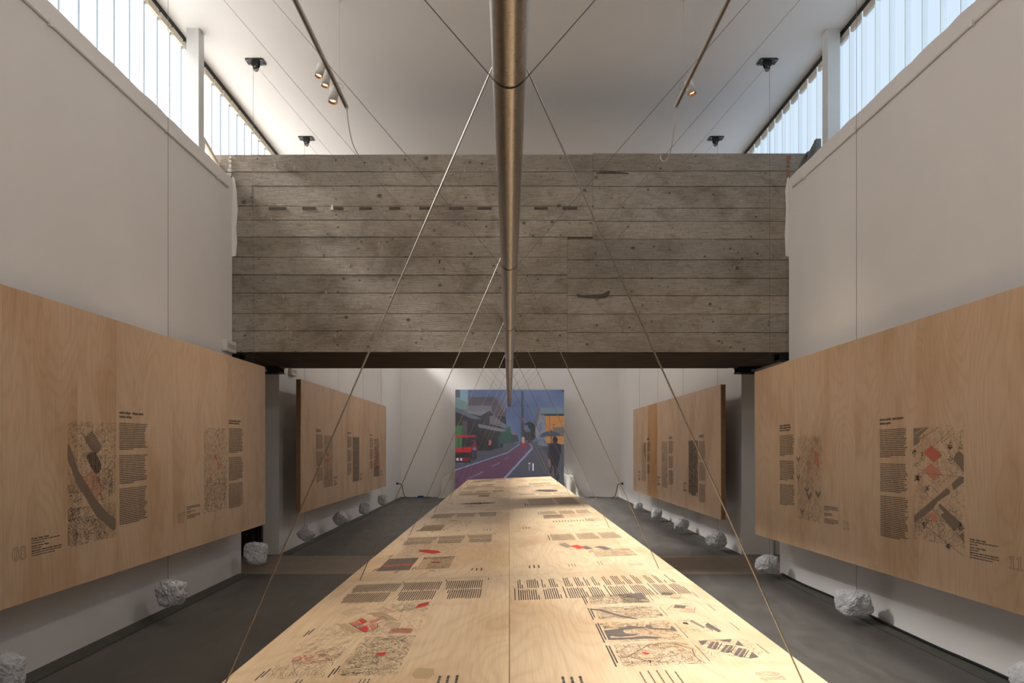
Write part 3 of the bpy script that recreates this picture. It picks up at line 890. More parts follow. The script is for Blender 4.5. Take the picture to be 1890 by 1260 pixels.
traced(sh, 'map_ink', 5.25, 1060, 1080, [
    ([(490, 85), (645, 75), (695, 132), (590, 128), (565, 124), (625, 106), (560, 116), (540, 105)], DARK),
    ([(165, 228), (260, 234), (340, 258), (440, 288), (620, 324), (570, 326), (420, 298), (320, 268), (240, 243), (168, 239)], DARK),
    ([(494, 273), (512, 273), (510, 280), (496, 280)], RED),
    ([(285, 440), (420, 425), (440, 410), (500, 405), (510, 390), (560, 395), (620, 400), (690, 403), (695, 384), (745, 390), (760, 414), (930, 424), (940, 395), (962, 408), (1000, 445), (960, 441), (930, 432), (750, 426), (690, 410), (560, 421), (480, 430), (470, 446), (500, 466), (560, 476), (625, 468), (580, 486), (470, 496), (352, 490), (350, 512), (550, 506), (690, 492), (875, 508), (330, 528)], DARK),
    ([(245, 374), (290, 373), (252, 384)], DARK), ([(718, 459), (757, 460), (735, 468)], RED),
    ([(650, 650), (685, 647), (702, 658), (737, 659), (702, 673), (672, 663)], RED),
    ([(1200, 540), (1292, 535), (1240, 582)], DARK), ([(1335, 545), (1402, 555), (1367, 625), (1285, 605)], DARK), ([(1470, 576), (1540, 586), (1492, 656), (1415, 640)], DARK), ([(1590, 606), (1667, 620), (1622, 700), (1545, 676)], DARK), ([(1722, 645), (1785, 695), (1690, 708)], DARK),
    ([(1393, 529), (1522, 522), (1505, 550)], DARK), ([(1585, 535), (1640, 585), (1560, 577)], DARK)],
    [([(1370, 552), (1330, 615)], WASH, .004), ([(1510, 585), (1455, 648)], WASH, .004), ([(1640, 617), (1585, 688)], WASH, .004), ([(1200, 540), (1690, 708)], K, .002), ([(1430, 560), (1385, 625)], K, .002), ([(1560, 590), (1510, 650)], K, .002), ([(1690, 630), (1640, 700)], K, .002)])
traced(sheets[(-1, 0)], 'plan_ink', 3.375, 400, 1040, [
    ([(835, 372), (880, 358), (903, 378), (860, 393)], PINK), ([(878, 351), (910, 344), (936, 362), (903, 374)], RED), ([(882, 402), (935, 388), (950, 410), (925, 427)], RED), ([(945, 386), (985, 378), (1000, 398), (966, 412)], PINK), ([(945, 366), (1030, 335), (1040, 342), (960, 374)], PINK),
    ([(940, 310), (1040, 300), (1130, 355), (1060, 357)], WASH), ([(745, 380), (800, 372), (905, 430), (850, 432)], WASH)],
    [([(828, 372), (905, 343), (940, 362), (1035, 330), (1065, 350), (1000, 375), (1003, 398), (925, 430), (828, 372)], K, .003), ([(880, 398), (1000, 372)], K, .003), ([(860, 393), (936, 364)], K, .003)]
    + [([(1240 + 9 * k, 280 - 2.5 * k), (1262 + 7.5 * k, 252 - 1.5 * k)], RED, .005) for k in range(9)] + [([(1035 + 8 * k, 275 + 5 * k), (1050 + 8 * k, 272 + 5 * k)], RED, .004) for k in range(8)]
    + [([(950 + 12 * k, 312 + 5 * k), (1035 + 10 * k, 302 + 6 * k)], GREY, .003) for k in range(8)])
# brown water marks soaked into the veneer
ink = Ink(L_put(-1, SP * 2)); ink.poly([(1.72, -.33), (1.74, -.345), (1.80, -.35), (1.84, -.33), (1.845, -.28), (1.80, -.268), (1.74, -.275)], WASH); sub(ink, 'water_stain', sheets[(-1, 0)], 'pale brown water stain')

# right half, sheets beyond
def right_page(k, kind, r, wide=True):
    sh = sheets[(1, k)]; put = L_put(1, SP * (k + 2))
    right_text(put, sh, ((-.56, -.36), (-.76, -.585), (-.95, -.785)), 1.45, 1.86, r, False)
    ink = Ink(put); ink.rect(1.47, -.345, 1.80, -.338, K); sub(ink, 'heading', sh)
    if wide:
        ink = Ink(put); drawing(ink, .55, -.90, 1.40, -.38, kind, r, .0014); sub(ink, 'drawing', sh)
    else:
        ink = Ink(put); drawing(ink, 1.02, -.60, 1.40, -.38, 'grey', r); sub(ink, 'drawing', sh)
        ink = Ink(put); drawing(ink, 1.02, -.86, 1.40, -.66, 'redlines', r); sub(ink, 'drawing', sh)
        ink = Ink(put); drawing(ink, .62, -.88, .85, -.45, 'people', r); sub(ink, 'drawing', sh)
        ink = Ink(put); ink.rect(.62, -.95, .95, -.80, WASH); squig(ink, .62, -.95, .95, -.80, 20, .03, r, SOFT, .003); sub(ink, 'drawing', sh)
    ink = Ink(put)
    for j, u in enumerate((.135, .165, .195)): text_lines(ink, .22, -u - .009, .33, -u + .009, .018, r, K, .5, False)
    sub(ink, 'heading', sh)
    ink = Ink(put)
    for u in (.40, .42, .44): text_lines(ink, .22, -u, .32, -u + .01, .01, r, SOFT, .5, False)
    for u in (.60, .62): text_lines(ink, .24, -u, .38, -u + .01, .01, r, SOFT, .5, False)
    sub(ink, 'credit_lines', sh)
    ink = Ink(put); numeral(ink, '12' if k == 1 else '11', .16, -.86, .075, .0018, SOFT); 
    sub(ink, 'numeral', sh)
right_page(1, 'house', r)
right_page(2, 'map4', r, False)
sh = sheets[(1, 3)]; put = L_put(1, SP * 5)
for c0 in (.55, .95, 1.35):
    ink = Ink(put); text_lines(ink, c0, -.62, c0 + .36, -.27, .0135, r, SOFT, .38); text_lines(ink, c0, -.95, c0 + .36, -.66, .0135, r, SOFT, .38); sub(ink, 'text_block', sh)
ink = Ink(put); text_lines(ink, .55, -.26, .95, -.2, .03, r, K); sub(ink, 'heading', sh)
for k, kind in ((4, 'blackmap'), (5, 'grey'), (6, 'redlines')):
    sh = sheets[(1, k)]; put = L_put(1, SP * (k + 2))
    for xa, xb in ((.16, .42), (.48, .68), (.72, .95)):
        ink = Ink(put); text_lines(ink, .35, -xb, .75, -xa, .0135, r, SOFT, .36); sub(ink, 'text_block', sh)
    ink = Ink(put); drawing(ink, .85, -.84, 1.6, -.40, kind, r, .002); sub(ink, 'drawing', sh)
    ink = Ink(put)
    for j in range(3): text_lines(ink, 1.85, -.17 - .05 * j, 1.95, -.145 - .05 * j, .024, r, K, .5, False)
    sub(ink, 'heading', sh)

# ------------------------------------------------------------------ hanging wall panels
def panel_matrix(side, near, far):
    """near / far: (X, Y, zbottom) of the front face's bottom corners"""
    a, c = (Vector(near), Vector(far)) if side < 0 else (Vector(far), Vector(near))
    x = (c - a).normalized(); y = Vector((0, 0, 1)).cross(x).normalized(); z = x.cross(y)
    m = Matrix((x, y, z)).transposed().to_4x4(); m.translation = a
    return m, (c - a).length

PH, PD = 2.0, .075
def hung_panel(side, near, far, label, tints, mods):
    m, Lg = panel_matrix(side, near, far)
    t = thing('display_board', label, 'board', M=m, group='hanging birch boards along the walls')
    MB().box(.004, Lg - .004, .010, PD, .004, PH - .004).obj('box_core', M['edge'], t)
    x = 0
    for w, tm in zip(mods, tints):
        x1 = min(Lg, x + w)
        MB().box(x + .0006, x1 - .0006, 0, .0098, 0, PH).obj('plywood_sheet', M[tm], t)
        x = x1
    return t, m
def pinv(m):
    mi = m.inverted()
    o = mi @ Vector((0, 0, EYE))
    def f(px, py):
        d = mi.to_3x3() @ Vector(((px - VX) / F, 1, (VY - py) / F))
        s = -o.y / d.y
        q = o + d * s
        return (q.x, q.z)
    return f
wput = lambda x, z, l: (x, -l, z)

def page(t, uv, r, draw, dx0, dx1, dy0, dy1, tx0, tx1, rows, head, cred, num, shapes=None, credtext=False):
    """all numbers are photo pixels, converted to the panel's own plane"""
    x0, top = uv(dx0, dy0); _, bot = uv(dx0, dy1); x1, _ = uv(dx1, dy0)
    ink = Ink(wput)
    draw(ink, uv, x0, bot, x1, top, r)
    dm = sub(ink, 'drawing', t).data.materials
    for i_, im in enumerate(INKS_BOARD): dm[i_] = im
    ta, _ = uv(tx0, 800); tb, _ = uv(tx1, 800)
    for (ya, yb) in rows:
        _, za = uv(tx0, ya); _, zb = uv(tx0, yb)
        ink = Ink(wput); text_lines(ink, ta, zb, tb, za, .0148, r, K, .40); sub(ink, 'text_block', t)
    if head:
        txt, ya, yb = head
        _, za = uv(tx0, ya); _, zb = uv(tx0, yb)
        n = txt.count('\n') + 1
        if txt.startswith('~'):
            ink = Ink(wput); n = int(txt[1:]); text_lines(ink, ta, zb, ta + (tb - ta) * .8, za, (za - zb) / n, r, K, .55, False); sub(ink, 'heading', t)
        else:
            o = real_text(txt, .034, M['ink'], t, Matrix.Translation((ta, -.0008, za - .026)) @ Matrix.Rotation(PI / 2, 4, 'X'), 'heading', .0008)
            o['label'] = 'bold heading: ' + txt.replace('\n', ' ')
            w = max(v.co.x for v in o.data.vertices) - ta
            want = (tb - ta) * .88
            for v in o.data.vertices: v.co.x = ta + (v.co.x - ta) * want / w
    cx0, cx1, cy0, cy1 = cred
    a, za = uv(cx0, cy0); c, _ = uv(cx1, cy0); _, zb = uv(cx0, cy1)
    if credtext:
        H = za - zb; k = H / 8.2
        for row, s_ in ((0, 'Estratégia · Strategy · Strategia'), (3.2, 'Desenho · Drawing · Disegno'), (5.2, 'Baseado no livro · Based on the book · Basato sul libro')):
            o = real_text(s_, k * .95, M['ink'], t, Matrix.Translation((a, -.0008, za - (row + .8) * k)) @ Matrix.Rotation(PI / 2, 4, 'X'), 'credit_heading', .0006)
            w = max(v.co.x for v in o.data.vertices) - a
            want = (c - a) * (.98 if row > 5 else .55)
            for v in o.data.vertices: v.co.x = a + (v.co.x - a) * want / w
        ink = Ink(wput)
        for row, n in ((1, 2), (4.2, 1), (6.2, 2)):
            text_lines(ink, a, za - (row + n) * k, c, za - row * k, k, r, SOFT, .42)
        sub(ink, 'credit_lines', t)
    else:
        ink = Ink(wput)
        text_lines(ink, a, za - (za - zb) * .28, c, za, .013, r, K, .45); text_lines(ink, a, za - (za - zb) * .58, a + (c - a) * .6, za - (za - zb) * .38, .013, r, K, .45); text_lines(ink, a, zb, c, za - (za - zb) * .68, .013, r, K, .45)
        sub(ink, 'credit_lines', t)
    if num:
        txt, nx0, nx1, ny0, ny1 = num
        a, za = uv(nx0, ny0); c, _ = uv(nx1, ny0); _, zb = uv(nx0, ny1)
        ink = Ink(wput); h = za - zb
        numeral(ink, txt, 0, 0, h, .0028, SOFT)
        k = (c - a) / (.62 * h + .54 * h)
        ink.v = [(a + v[0] * k, v[1], zb + v[2]) for v in ink.v]
        sub(ink, 'numeral', t, 'outlined number ' + txt)

def pxpoly(ink, uv, pts, mi, lift=.0012): ink.poly([uv(*p) for p in pts], mi, lift)

def inside(px, py, poly):
    c = False; j = len(poly) - 1
    for i in range(len(poly)):
        xi, yi = poly[i]; xj, yj = poly[j]
        if (yi > py) != (yj > py) and px < (xj - xi) * (py - yi) / (yj - yi + 1e-12) + xi: c = not c
        j = i
    return c

def draw08(ink, uv, x0, y0, x1, y1, r):
    W, H = x1 - x0, y1 - y0
    river = [(125, 818), (129, 824), (137, 845), (144.6, 868), (154, 883), (176, 920), (197.6, 946), (213.5, 957.5), (213.5, 975), (209.5, 979.5), (193, 965), (176, 950), (159.5, 921), (140.5, 890), (133, 868), (125, 849)]
    rv = [uv(*p) for p in river]
    out = lambda x, y: not inside(x, y, rv)
    squig(ink, x0, y0 + .42 * H, x1, y1, 520, .016, r, SOFT, .0020, out)
    squig(ink, x0, y0 + .5 * H, x1, y1, 260, .010, r, K, .0020, out)
    squig(ink, x0, y0 + .2 * H, x0 + .28 * W, y0 + .5 * H, 160, .013, r, K, .0020, out)
    squig(ink, x0 + .5 * W, y0 + .15 * H, x1, y0 + .6 * H, 170, .04, r, SOFT, .0016, out)
    squig(ink, x0, y0, x1, y0 + .22 * H, 260, .03, r, SOFT, .0018, out, 1)
    blocks(ink, x0, y0, x1, y0 + .3 * H, 60, .06, r, SOFT, .0016, .7)
    ink.poly(rv, DARK, .0012)
    z = lambda pts: [(100 + a / 9, 740 + b_ / 9) for a, b_ in pts]
    g = z([(620, 500), (690, 570), (720, 640), (780, 750), (780, 790), (690, 890), (600, 800), (560, 720), (510, 640), (505, 600)])
    pxpoly(ink, uv, g, DARK)
    gu = [uv(*p) for p in g]
    for k in range(9):
        a, b_ = uv(156 + k * 3.0, 804 + k * 2.6), uv(170 + k * 2.2, 792 + k * 4.6); ink.line(a, b_, .0025, WASH, .0016)
    reg = [uv(*p) for p in z([(590, 850), (680, 870), (780, 1080), (770, 1150), (690, 1230), (600, 1100), (520, 950)])]
    for i in range(14):
        for j in range(26):
            px, py = 157 + i * 2.3, 832 + j * 1.75 + (i % 2) * .9
            p = uv(px, py)
            if inside(p[0], p[1], reg): ink.rect(p[0], p[1], p[0] + .010, p[1] + .010, K, .0013)
    hat = [(154, 884), (169, 870), (177, 877), (191, 900), (182, 912), (176, 919)]
    hu = [uv(*p) for p in hat]; ink.path(hu, .003, RED, .0015, True)
    for k in range(13):
        a, b_ = (154 + k * 1.9, 884 + k * 2.9), (170 + k * 1.75, 871 + k * 2.4)
        ink.line(uv(*a), uv(*b_), .0045, RED, .0015)
    ink.path([uv(176, 919), uv(181, 923), uv(190, 921), uv(190, 915), uv(182, 909)], .0025, RED, .0015)
    ink.path([uv(153, 911), uv(160, 922), uv(168, 937), uv(176, 949)], .003, PINK, .0015)

def draw07(ink, uv, x0, y0, x1, y1, r):
    squig(ink, x0, y0, x1, y1, 750, .018, r, SOFT, .0018); squig(ink, x0, y0, x1, y0 + .4 * (y1 - y0), 330, .016, r, K, .0016)
    blocks(ink, x0, y0, x1, y1, 90, .04, r, SOFT, .0016, .9)
    a = lambda x, y: uv(320 + x / 6.3, 760 + y / 6.3)
    ink.poly([a(470, 505), a(490, 495), (a(508, 545)), a(490, 555)], RED, .0015); ink.poly([a(500, 560), a(520, 570), a(548, 615), a(535, 660), a(505, 690), a(520, 620)], PINK, .0014)
    ink.path([a(575, 230), a(530, 560), a(350, 960)], .008, WASH, .0013)

def draw11(ink, uv, x0, y0, x1, y1, r):
    W, H = x1 - x0, y1 - y0
    a = lambda x, y: (1600 + x / 9, 750 + y / 9); b_ = lambda x, y: (1600 + x / 6.517, 880 + y / 6.517)
    A = lambda pts, mi, l=.0012: pxpoly(ink, uv, [a(*p) for p in pts], mi, l)
    B = lambda pts, mi, l=.0012: pxpoly(ink, uv, [b_(*p) for p in pts], mi, l)
    squig(ink, x0, y0 + .55 * H, x1, y1, 170, .026, r, SOFT, .0018); squig(ink, x0, y0 + .05 * H, x1, y0 + .33 * H, 230, .03, r, SOFT, .0018, None, 1)
    squig(ink, x0, y0 + .3 * H, x1, y0 + .6 * H, 120, .02, r, SOFT, .0018)
    A([(775, 360), (1030, 345), (870, 500), (880, 590), (775, 660)], GREY); A([(1470, 790), (1535, 735), (1610, 805), (1610, 1090), (1440, 880)], DARK)
    A([(800, 450), (950, 350), (975, 350), (805, 462)], WASH, .0014); A([(775, 515), (815, 485), (820, 492), (775, 525)], WASH, .0014)
    A([(1070, 645), (1245, 800), (1105, 930), (940, 765)], RED); A([(1070, 935), (1250, 1110), (1110, 1235), (935, 1060)], PINK)
    for p, q in (((870, 555), (1200, 340)), ((775, 1000), (1440, 340)), ((1240, 600), (1460, 440)), ((1100, 950), (1250, 800)), ((780, 1190), (900, 1090)), ((1420, 930), (1610, 1120)), ((1450, 930), (1610, 1090)), ((1430, 1260), (1610, 1110)), ((1540, 600), (1610, 700)), ((900, 1100), (1610, 1170))):
        ink.line(uv(*a(*p)), uv(*a(*q)), .0025, SOFT if p[0] != 870 else K, .0014)
    B([(570, 465), (965, 130), (1005, 165), (1000, 200), (860, 290), (790, 390), (660, 485), (570, 555)], DARK); B([(1020, 85), (1120, 0), (1168, 0), (1168, 65), (1045, 160)], DARK)
    B([(880, 320), (1145, 560), (1050, 650), (890, 460), (930, 430), (860, 350)], DARK); B([(1165, 660), (1172, 800), (1110, 700)], DARK)
    B([(790, 420), (855, 490), (810, 550), (740, 460)], PINK)
    B([(710, 415), (735, 435), (735, 455)], PINK)
    for k in range(8): ink.line(uv(*b_(630 + k * 11, 215 + k * 6)), uv(*b_(655 + k * 9, 250 + k * 5)), .004, PINK, .0014)
    for p, q in (((655, 105), (790, 285)), ((760, 90), (860, 190)), ((800, 400), (1110, 700)), ((690, 180), (760, 95)), ((1085, 680), (1172, 615)), ((1050, 640), (1172, 620)), ((560, 480), (1168, 950)), ((640, 490), (800, 540))):
        ink.line(uv(*b_(*p)), uv(*b_(*q)), .003, SOFT, .0014)
    for cx, cy, n, s_ in ((1390, 655, 40, 9), (800, 760, 36, 9), (840, 1180, 34, 8), (1400, 880, 22, 8), (1560, 700, 12, 6), (930, 800, 16, 7)):
        for k in range(n):
            p = uv(*a(cx + r.gauss(0, 26), cy + r.gauss(0, 30))); ink.line(p, (p[0] + r.uniform(-.012, .012), p[1] + r.uniform(-.012, .012)), .004, K, .0014)
    for cx, cy in ((695, 570), (978, 840), (725, 140), (610, 15), (1125, 600)):
        for k in range(36):
            p = uv(*b_(cx + r.gauss(0, 16), cy + r.gauss(0, 20))); ink.line(p, (p[0] + r.uniform(-.014, .014), p[1] + r.uniform(-.014, .014)), .004, K, .0014)

def draw12(ink, uv, x0, y0, x1, y1, r):
    W, H = x1 - x0, y1 - y0
    squig(ink, x0, y0, x1, y1, 160, .05, r, GREY, .0018)
    for k in range(420):
        u, v = r.random(), r.random(); x, y = x0 + u * W, y0 + v * H; s_ = r.choice((-1, 1)); l = r.uniform(.02, .07)
        l = min(l, (x1 - x) if s_ > 0 else (x - x0))
        ink.line((x, y), (x + s_ * l, max(y0, y - l)), .0016, SOFT)
        if r.random() < .5: ink.line((x, y), (x, max(y0, y - l * 1.3)), .0016, GREY)
    q = lambda u, v: (x0 + u * W, y0 + v * H)
    for u, v, l, h in ((.5, .30, .10, .14), (.42, .36, .08, .08), (.86, .33, .10, .12), (.05, .72, .08, .10), (.2, .10, .08, .10), (.05, .5, .06, .12)):
        ink.poly([q(u - l, v), q(u, v - h * .5), q(u + l, v), q(u + l, v + h * .3), q(u, v - h * .1), q(u - l, v + h * .3)], GREY)
    for k in range(16): ink.line(q(.40 + r.uniform(-.05, .25), .62 + r.uniform(-.1, .2)), q(.48 + r.uniform(-.05, .15), .56 + r.uniform(-.1, .2)), .003, PINK)
    ink.poly([q(.72, .66), q(.90, .62), q(.90, .78), q(.72, .82)], PINK)
    ink.path([q(.4, .06), q(.55, .02), q(.66, .06), q(.55, .09), q(.4, .06)], .004, RED)

def drawn(kind):
    def f(ink, uv, x0, y0, x1, y1, r):
        W, H = x1 - x0, y1 - y0; q = lambda u, v: (x0 + u * W, y0 + v * H)
        if kind in ('plain', 'spots'):
            ink.rect(x0, y0, x1, y1, WASH, .0004)
            squig(ink, x0, y0, x1, y1, 500, .03, r, GREY, .0035); squig(ink, x0, y0, x1, y0 + .3 * H, 120, .03, r, SOFT, .003)
            if kind == 'spots':
                for v in (.62, .50): ink.poly([q(.2, v), q(.4, v - .02), q(.6, v + .01), q(.45, v + .05), q(.25, v + .04)], RED, .0013)
        elif kind == 'greywash':
            ink.rect(x0, y0, x1, y1, GREY, .0004); squig(ink, x0, y0, x1, y1, 300, .04, r, SOFT, .004); squig(ink, x0, y0, x1, y1, 60, .05, r, WASH, .006)
            squig(ink, *q(.3, .3), *q(.7, .6), 30, .03, r, PINK, .006)
        elif kind == 'redmap':
            ink.rect(x0, y0, x1, y0 + .28 * H, DARK, .0006); squig(ink, x0, y0 + .2 * H, x1, y1, 420, .03, r, K, .006); squig(ink, x0, y0 + .2 * H, x1, y1, 60, .04, r, RED, .007)
            ink.poly([q(.1, .22), q(.9, .36), q(.95, .42), q(.8, .38), q(.05, .27)], RED, .0013)
        elif kind == 'forest':
            n = 26; L_ = [(0, 0)] 
            ink.poly([q(0, .02), q(.15, .05), q(.3, 0), q(.75, 0), q(.85, .07), q(1, .05), q(1, .45), q(.9, .5), q(1, .56), q(1, .8), q(.92, .86), q(1, .9), q(1, 1), q(0, 1)], DARK, .0006)
            squig(ink, x0, y0, x1, y1, 520, .03, r, K, .006); squig(ink, x0, y0, x1, y1, 90, .025, r, GREY, .006)
            squig(ink, *q(.6, .75), *q(1, 1), 24, .03, r, WASH, .006)
        elif kind == 'diag':
            ink.rect(x0, y0, x1, y1, WASH, .0004); ink.poly([q(.6, 1), q(1, 1), q(1, .5), q(.5, .8)], GREY); ink.line(q(.1, .95), q(.9, .05), .03, GREY); squig(ink, x0, y0, x1, y1, 160, .03, r, SOFT, .004)
            for v in (.85, .55, .1): ink.line(q(.2 if v > .6 else .5, v), q(.35 if v > .6 else .65, v - .07), .03, PINK, .0014)
    return f

rp = random.Random(9)
nl, fl = (-3.12, 1.72, .635), (-3.11, 8.70, .650)
t1, m1 = hung_panel(-1, nl, fl, 'birch board on the left wall nearest the camera, printed with pages 08 and 07', ['panel'] * 7, [1.24, 1.24, .73, .485 + .0, .9, 1.235, 1.3])
uv = pinv(m1)
page(t1, uv, rp, draw08, 125, 213, 776, 1010, 220, 272, ((779, 831), (839, 893), (901, 969)), ('matriz oblíqua · oblique matrix ·\nmatrice obliqua', 757, 769), (58, 115, 992, 1028), ('08', 22, 48, 1011, 1037), credtext=True)
page(t1, uv, rp, draw07, 376, 419, 789, 948, 422, 449, ((789, 837), (843, 887), (892, 939)), ('~2', 774, 783), (345, 370, 934, 958), ('07', 328, 341, 947, 966))
nr, fr = (3.165, 1.70, .655), (3.035, 8.42, .558)
t2, m2 = hung_panel(1, nr, fr, 'birch board on the right wall nearest the camera, printed with pages 11 and 12', ['panel'] * 7, [1.12, 1.235, .90, 1.235, 1.235, 1.2])
uv = pinv(m2)
page(t2, uv, rp, draw11, 1686, 1779, 790, 1003, 1624, 1676, ((792, 846), (854, 905), (913, 988)), ('estrutura aberta · open structure ·\nstruttura aperta', 771, 782), (1790, 1845, 992, 1030), ('11', 1862, 1888, 1025, 1048), credtext=True)
page(t2, uv, rp, draw12, 1471, 1516, 803, 955, 1439, 1466, ((803, 842), (849, 886), (892, 931)), ('~3', 784, 797), (1521, 1549, 932, 966), ('12', 1555, 1567, 960, 976))
t3, m3 = hung_panel(-1, (-3.10, 10.16, .642), (-3.085, 17.08, .633), 'birch board on the far left wall beyond the concrete bridge', ['panel'] * 7, [.9, 1.235, 1.235, .62, .62, 1.235, 1.3])
uv = pinv(m3)
page(t3, uv, rp, drawn('spots'), 598, 614, 803, 900, 583.5, 596, ((801, 829), (833, 860), (863, 890)), ('~2', 791, 797), (616, 623, 879, 897), None)
page(t3, uv, rp, drawn('greywash'), 651, 663, 806, 889, 641, 649.5, ((805, 826), (830, 852), (855, 877)), ('~2', 797, 801), (664, 669, 873, 886), None)
page(t3, uv, rp, drawn('redmap'), 690, 700, 809, 880, 682.5, 689, ((808, 826), (829, 847), (851, 866)), ('~2', 801, 804), (702, 706, 868, 878), None)
t4, m4 = hung_panel(1, (3.115, 10.06, .554), (3.07, 16.9, .537), 'birch board on the far right wall with one orange sheet, beyond the concrete bridge', ['panel', 'panel_orange', 'panel', 'panel', 'panel', 'panel', 'panel'], [1.70, .95, 1.235, 1.235, .9, 1.2])
uv = pinv(m4)
page(t4, uv, rp, drawn('forest'), 1271, 1288, 813, 912, 1290, 1302, ((814, 848), (853, 887), (892, 925)), ('~3', 802, 808), (1261, 1268, 889, 907), None)
page(t4, uv, rp, drawn('plain'), 1221, 1232, 815, 898, 1234, 1243, ((814, 837), (841, 864), (867, 894)), ('~2', 806, 810), (1213, 1219, 878, 895), None)
page(t4, uv, rp, drawn('diag'), 1184, 1192, 817, 887, 1194, 1200, ((816, 834), (836, 852), (856, 874)), ('~2', 808, 812), (1178, 1182, 868, 886), None)

# ------------------------------------------------------------------ overhead steel tube
TR = .053
def tube_z(Y): return EYE + 1.11 - .0094 * (Y - 2.12) + TR
ty0, ty1 = -.3, 17.1
b = MB().tube([(0, Y, tube_z(Y)) for Y in np.linspace(ty0, ty1, 30)], TR, 40)
tube = b.obj('steel_tube', M['tube'])
tag(tube, 'long brushed steel tube hanging lengthwise over the middle of the table', 'tube')
eb = MB().tube([(0, ty1 + .0005, tube_z(ty1)), (0, ty1 + .012, tube_z(ty1))], TR * .97, 32)
eb.obj('end_cap', M['pulley'], tube)

# ------------------------------------------------------------------ pulleys, cables, stones
PLX, PRX = -3.15, 3.205
ORD = ['first', 'second', 'third', 'fourth', 'fifth', 'sixth', 'seventh', 'eighth']
def pulley_meshes():
    p = MB()
    pts = []
    for sx, sy, a in ((1, 1, 0), (-1, 1, 90), (-1, -1, 180), (1, -1, 270)):
        for k in range(5):
            q = math.radians(a + 22.5 * k); pts.append((sx * .085 + .03 * math.cos(q), sy * .05 + .03 * math.sin(q)))
    p.prism(pts, 'z', -.008, 0)
    bolt = MB().tube([(0, 0, -.0085), (0, 0, -.016)], .011, 6)
    ck = MB().prism([(-.045, -.0085), (.045, -.0085), (.045, -.05), (.02, -.095), (-.02, -.095), (-.045, -.05)], 'y', -.004, .004)
    wh = MB(); prof = [(-.013, .034), (-.006, .026), (.006, .026), (.013, .034)]
    n = 20; vs = [(rr * math.cos(2 * PI * k / n), y, rr * math.sin(2 * PI * k / n)) for y, rr in prof for k in range(n)]
    fs = [(i * n + k, i * n + (k + 1) % n, (i + 1) * n + (k + 1) % n, (i + 1) * n + k) for i in range(3) for k in range(n)]
    fs += [tuple(range(n))[::-1], tuple(range(3 * n, 4 * n))]
    wh.add(vs, fs)
    ax = MB().tube([(0, -.03, 0), (0, .03, 0)], .010, 10)
    return p.mesh('plate', M['pulley']), bolt.mesh('bolt', M['wheel']), ck.mesh('cheek', M['pulley']), wh.mesh('wheel', M['wheel']), ax.mesh('axle', M['wheel'])
PM = pulley_meshes()
def link(name, me, parent, loc=(0, 0, 0)):
    o = bpy.data.objects.new(name, me); o.parent = parent; o.location = loc; C.objects.link(o); return o
def pulley(x, Y, label):
    t = thing('ceiling_pulley', label, 'pulley', (x, Y, CZ), 'pulleys on the ceiling')
    link('plate', PM[0], t)
    for sx in (-1, 1):
        for sy in (-1, 1): link('bolt', PM[1], t, (sx * .085, sy * .05, 0))
    link('cheek', PM[2], t, (0, -.022, 0)); link('cheek', PM[2], t, (0, .022, 0))
    link('wheel', PM[3], t, (0, 0, -.092)); link('axle', PM[4], t, (0, 0, -.078))

STONES = {  # (side, plane): (px centre x, y, width, height, roundness, seed, tilt)
 (-1, 2): (6, 1240, 70, 74, 4.5, 1, .1), (-1, 3): (312, 1094, 52, 50, 5.0, 2, .15), (-1, 4): (469, 1020, 38, 43, 6.0, 3, 0.05),
 (1, 2): (1886, 1248, 44, 58, 4.0, 4, .2), (1, 3): (1584, 1111, 62, 48, 4.5, 5, .0), (1, 4): (1418, 1041, 43, 36, 2.8, 6, .1),
 (-1, 5): (566, 984, 35, 29, 3.2, 7, .55), (-1, 6): (628, 956, 29, 27, 3.4, 8, .7), (-1, 7): (672, 937, 20, 24, 4.0, 9, .1), (-1, 8): (707, 922, 17, 20, 5.0, 10, 0),
 (1, 5): (1318, 996, 40, 33, 3.0, 11, -.5), (1, 6): (1256, 968, 29, 24, 2.8, 12, .2), (1, 7): (1210, 948, 20, 21, 3.5, 13, .1), (1, 8): (1176, 934, 17, 16, 3.0, 14, .1)}
def stone_mesh(w, h, n_exp, seed, tilt):
    bm = bmesh.new()
    bmesh.ops.create_icosphere(bm, subdivisions=5, radius=1)
    rr = random.Random(seed); off = Vector((seed * 7.3, seed * 3.1, seed * 1.7))
    planes = []
    for k in range(9):
        d = Vector((rr.gauss(0, 1), rr.gauss(0, 1), rr.gauss(0, 1))).normalized(); planes.append((d, rr.uniform(.92, 1.12)))
    for v in bm.verts:
        d = v.co.normalized()
        e = n_exp
        rad = (abs(d.x) ** e + abs(d.y) ** e + abs(d.z) ** e) ** (-1 / e)
        p = d * rad
        for n_, c in planes:
            s_ = p.dot(n_)
            if s_ > c: p -= n_ * (s_ - c)
        nz = noise.fractal(d * 1.6 + off, .8, 2, 3) * .07 + noise.fractal(d * 4.5 + off, .7, 2, 4) * .085 + abs(noise.noise(d * 10 + off)) * .09
        p += d * (nz - .02)
        v.co = Vector((p.x * .5, p.y * .46, p.z * .5))
    Rm = Matrix.Rotation(tilt, 3, 'Y')
    for v in bm.verts: v.co = Rm @ v.co
    for ax, tgt in ((0, w), (2, h)):
        lo = min(v.co[ax] for v in bm.verts); hi = max(v.co[ax] for v in bm.verts); k = tgt / (hi - lo)
        for v in bm.verts: v.co[ax] = (v.co[ax] - (lo + hi) / 2) * k
    ky = (w + h) / 2 / (max(v.co.y for v in bm.verts) - min(v.co.y for v in bm.verts))
    for v in bm.verts: v.co.y *= ky
    me = bpy.data.meshes.new('hanging_stone'); bm.to_mesh(me); bm.free()
    me.materials.append(M['stone'])
    for p in me.polygons: p.use_smooth = False
    return me

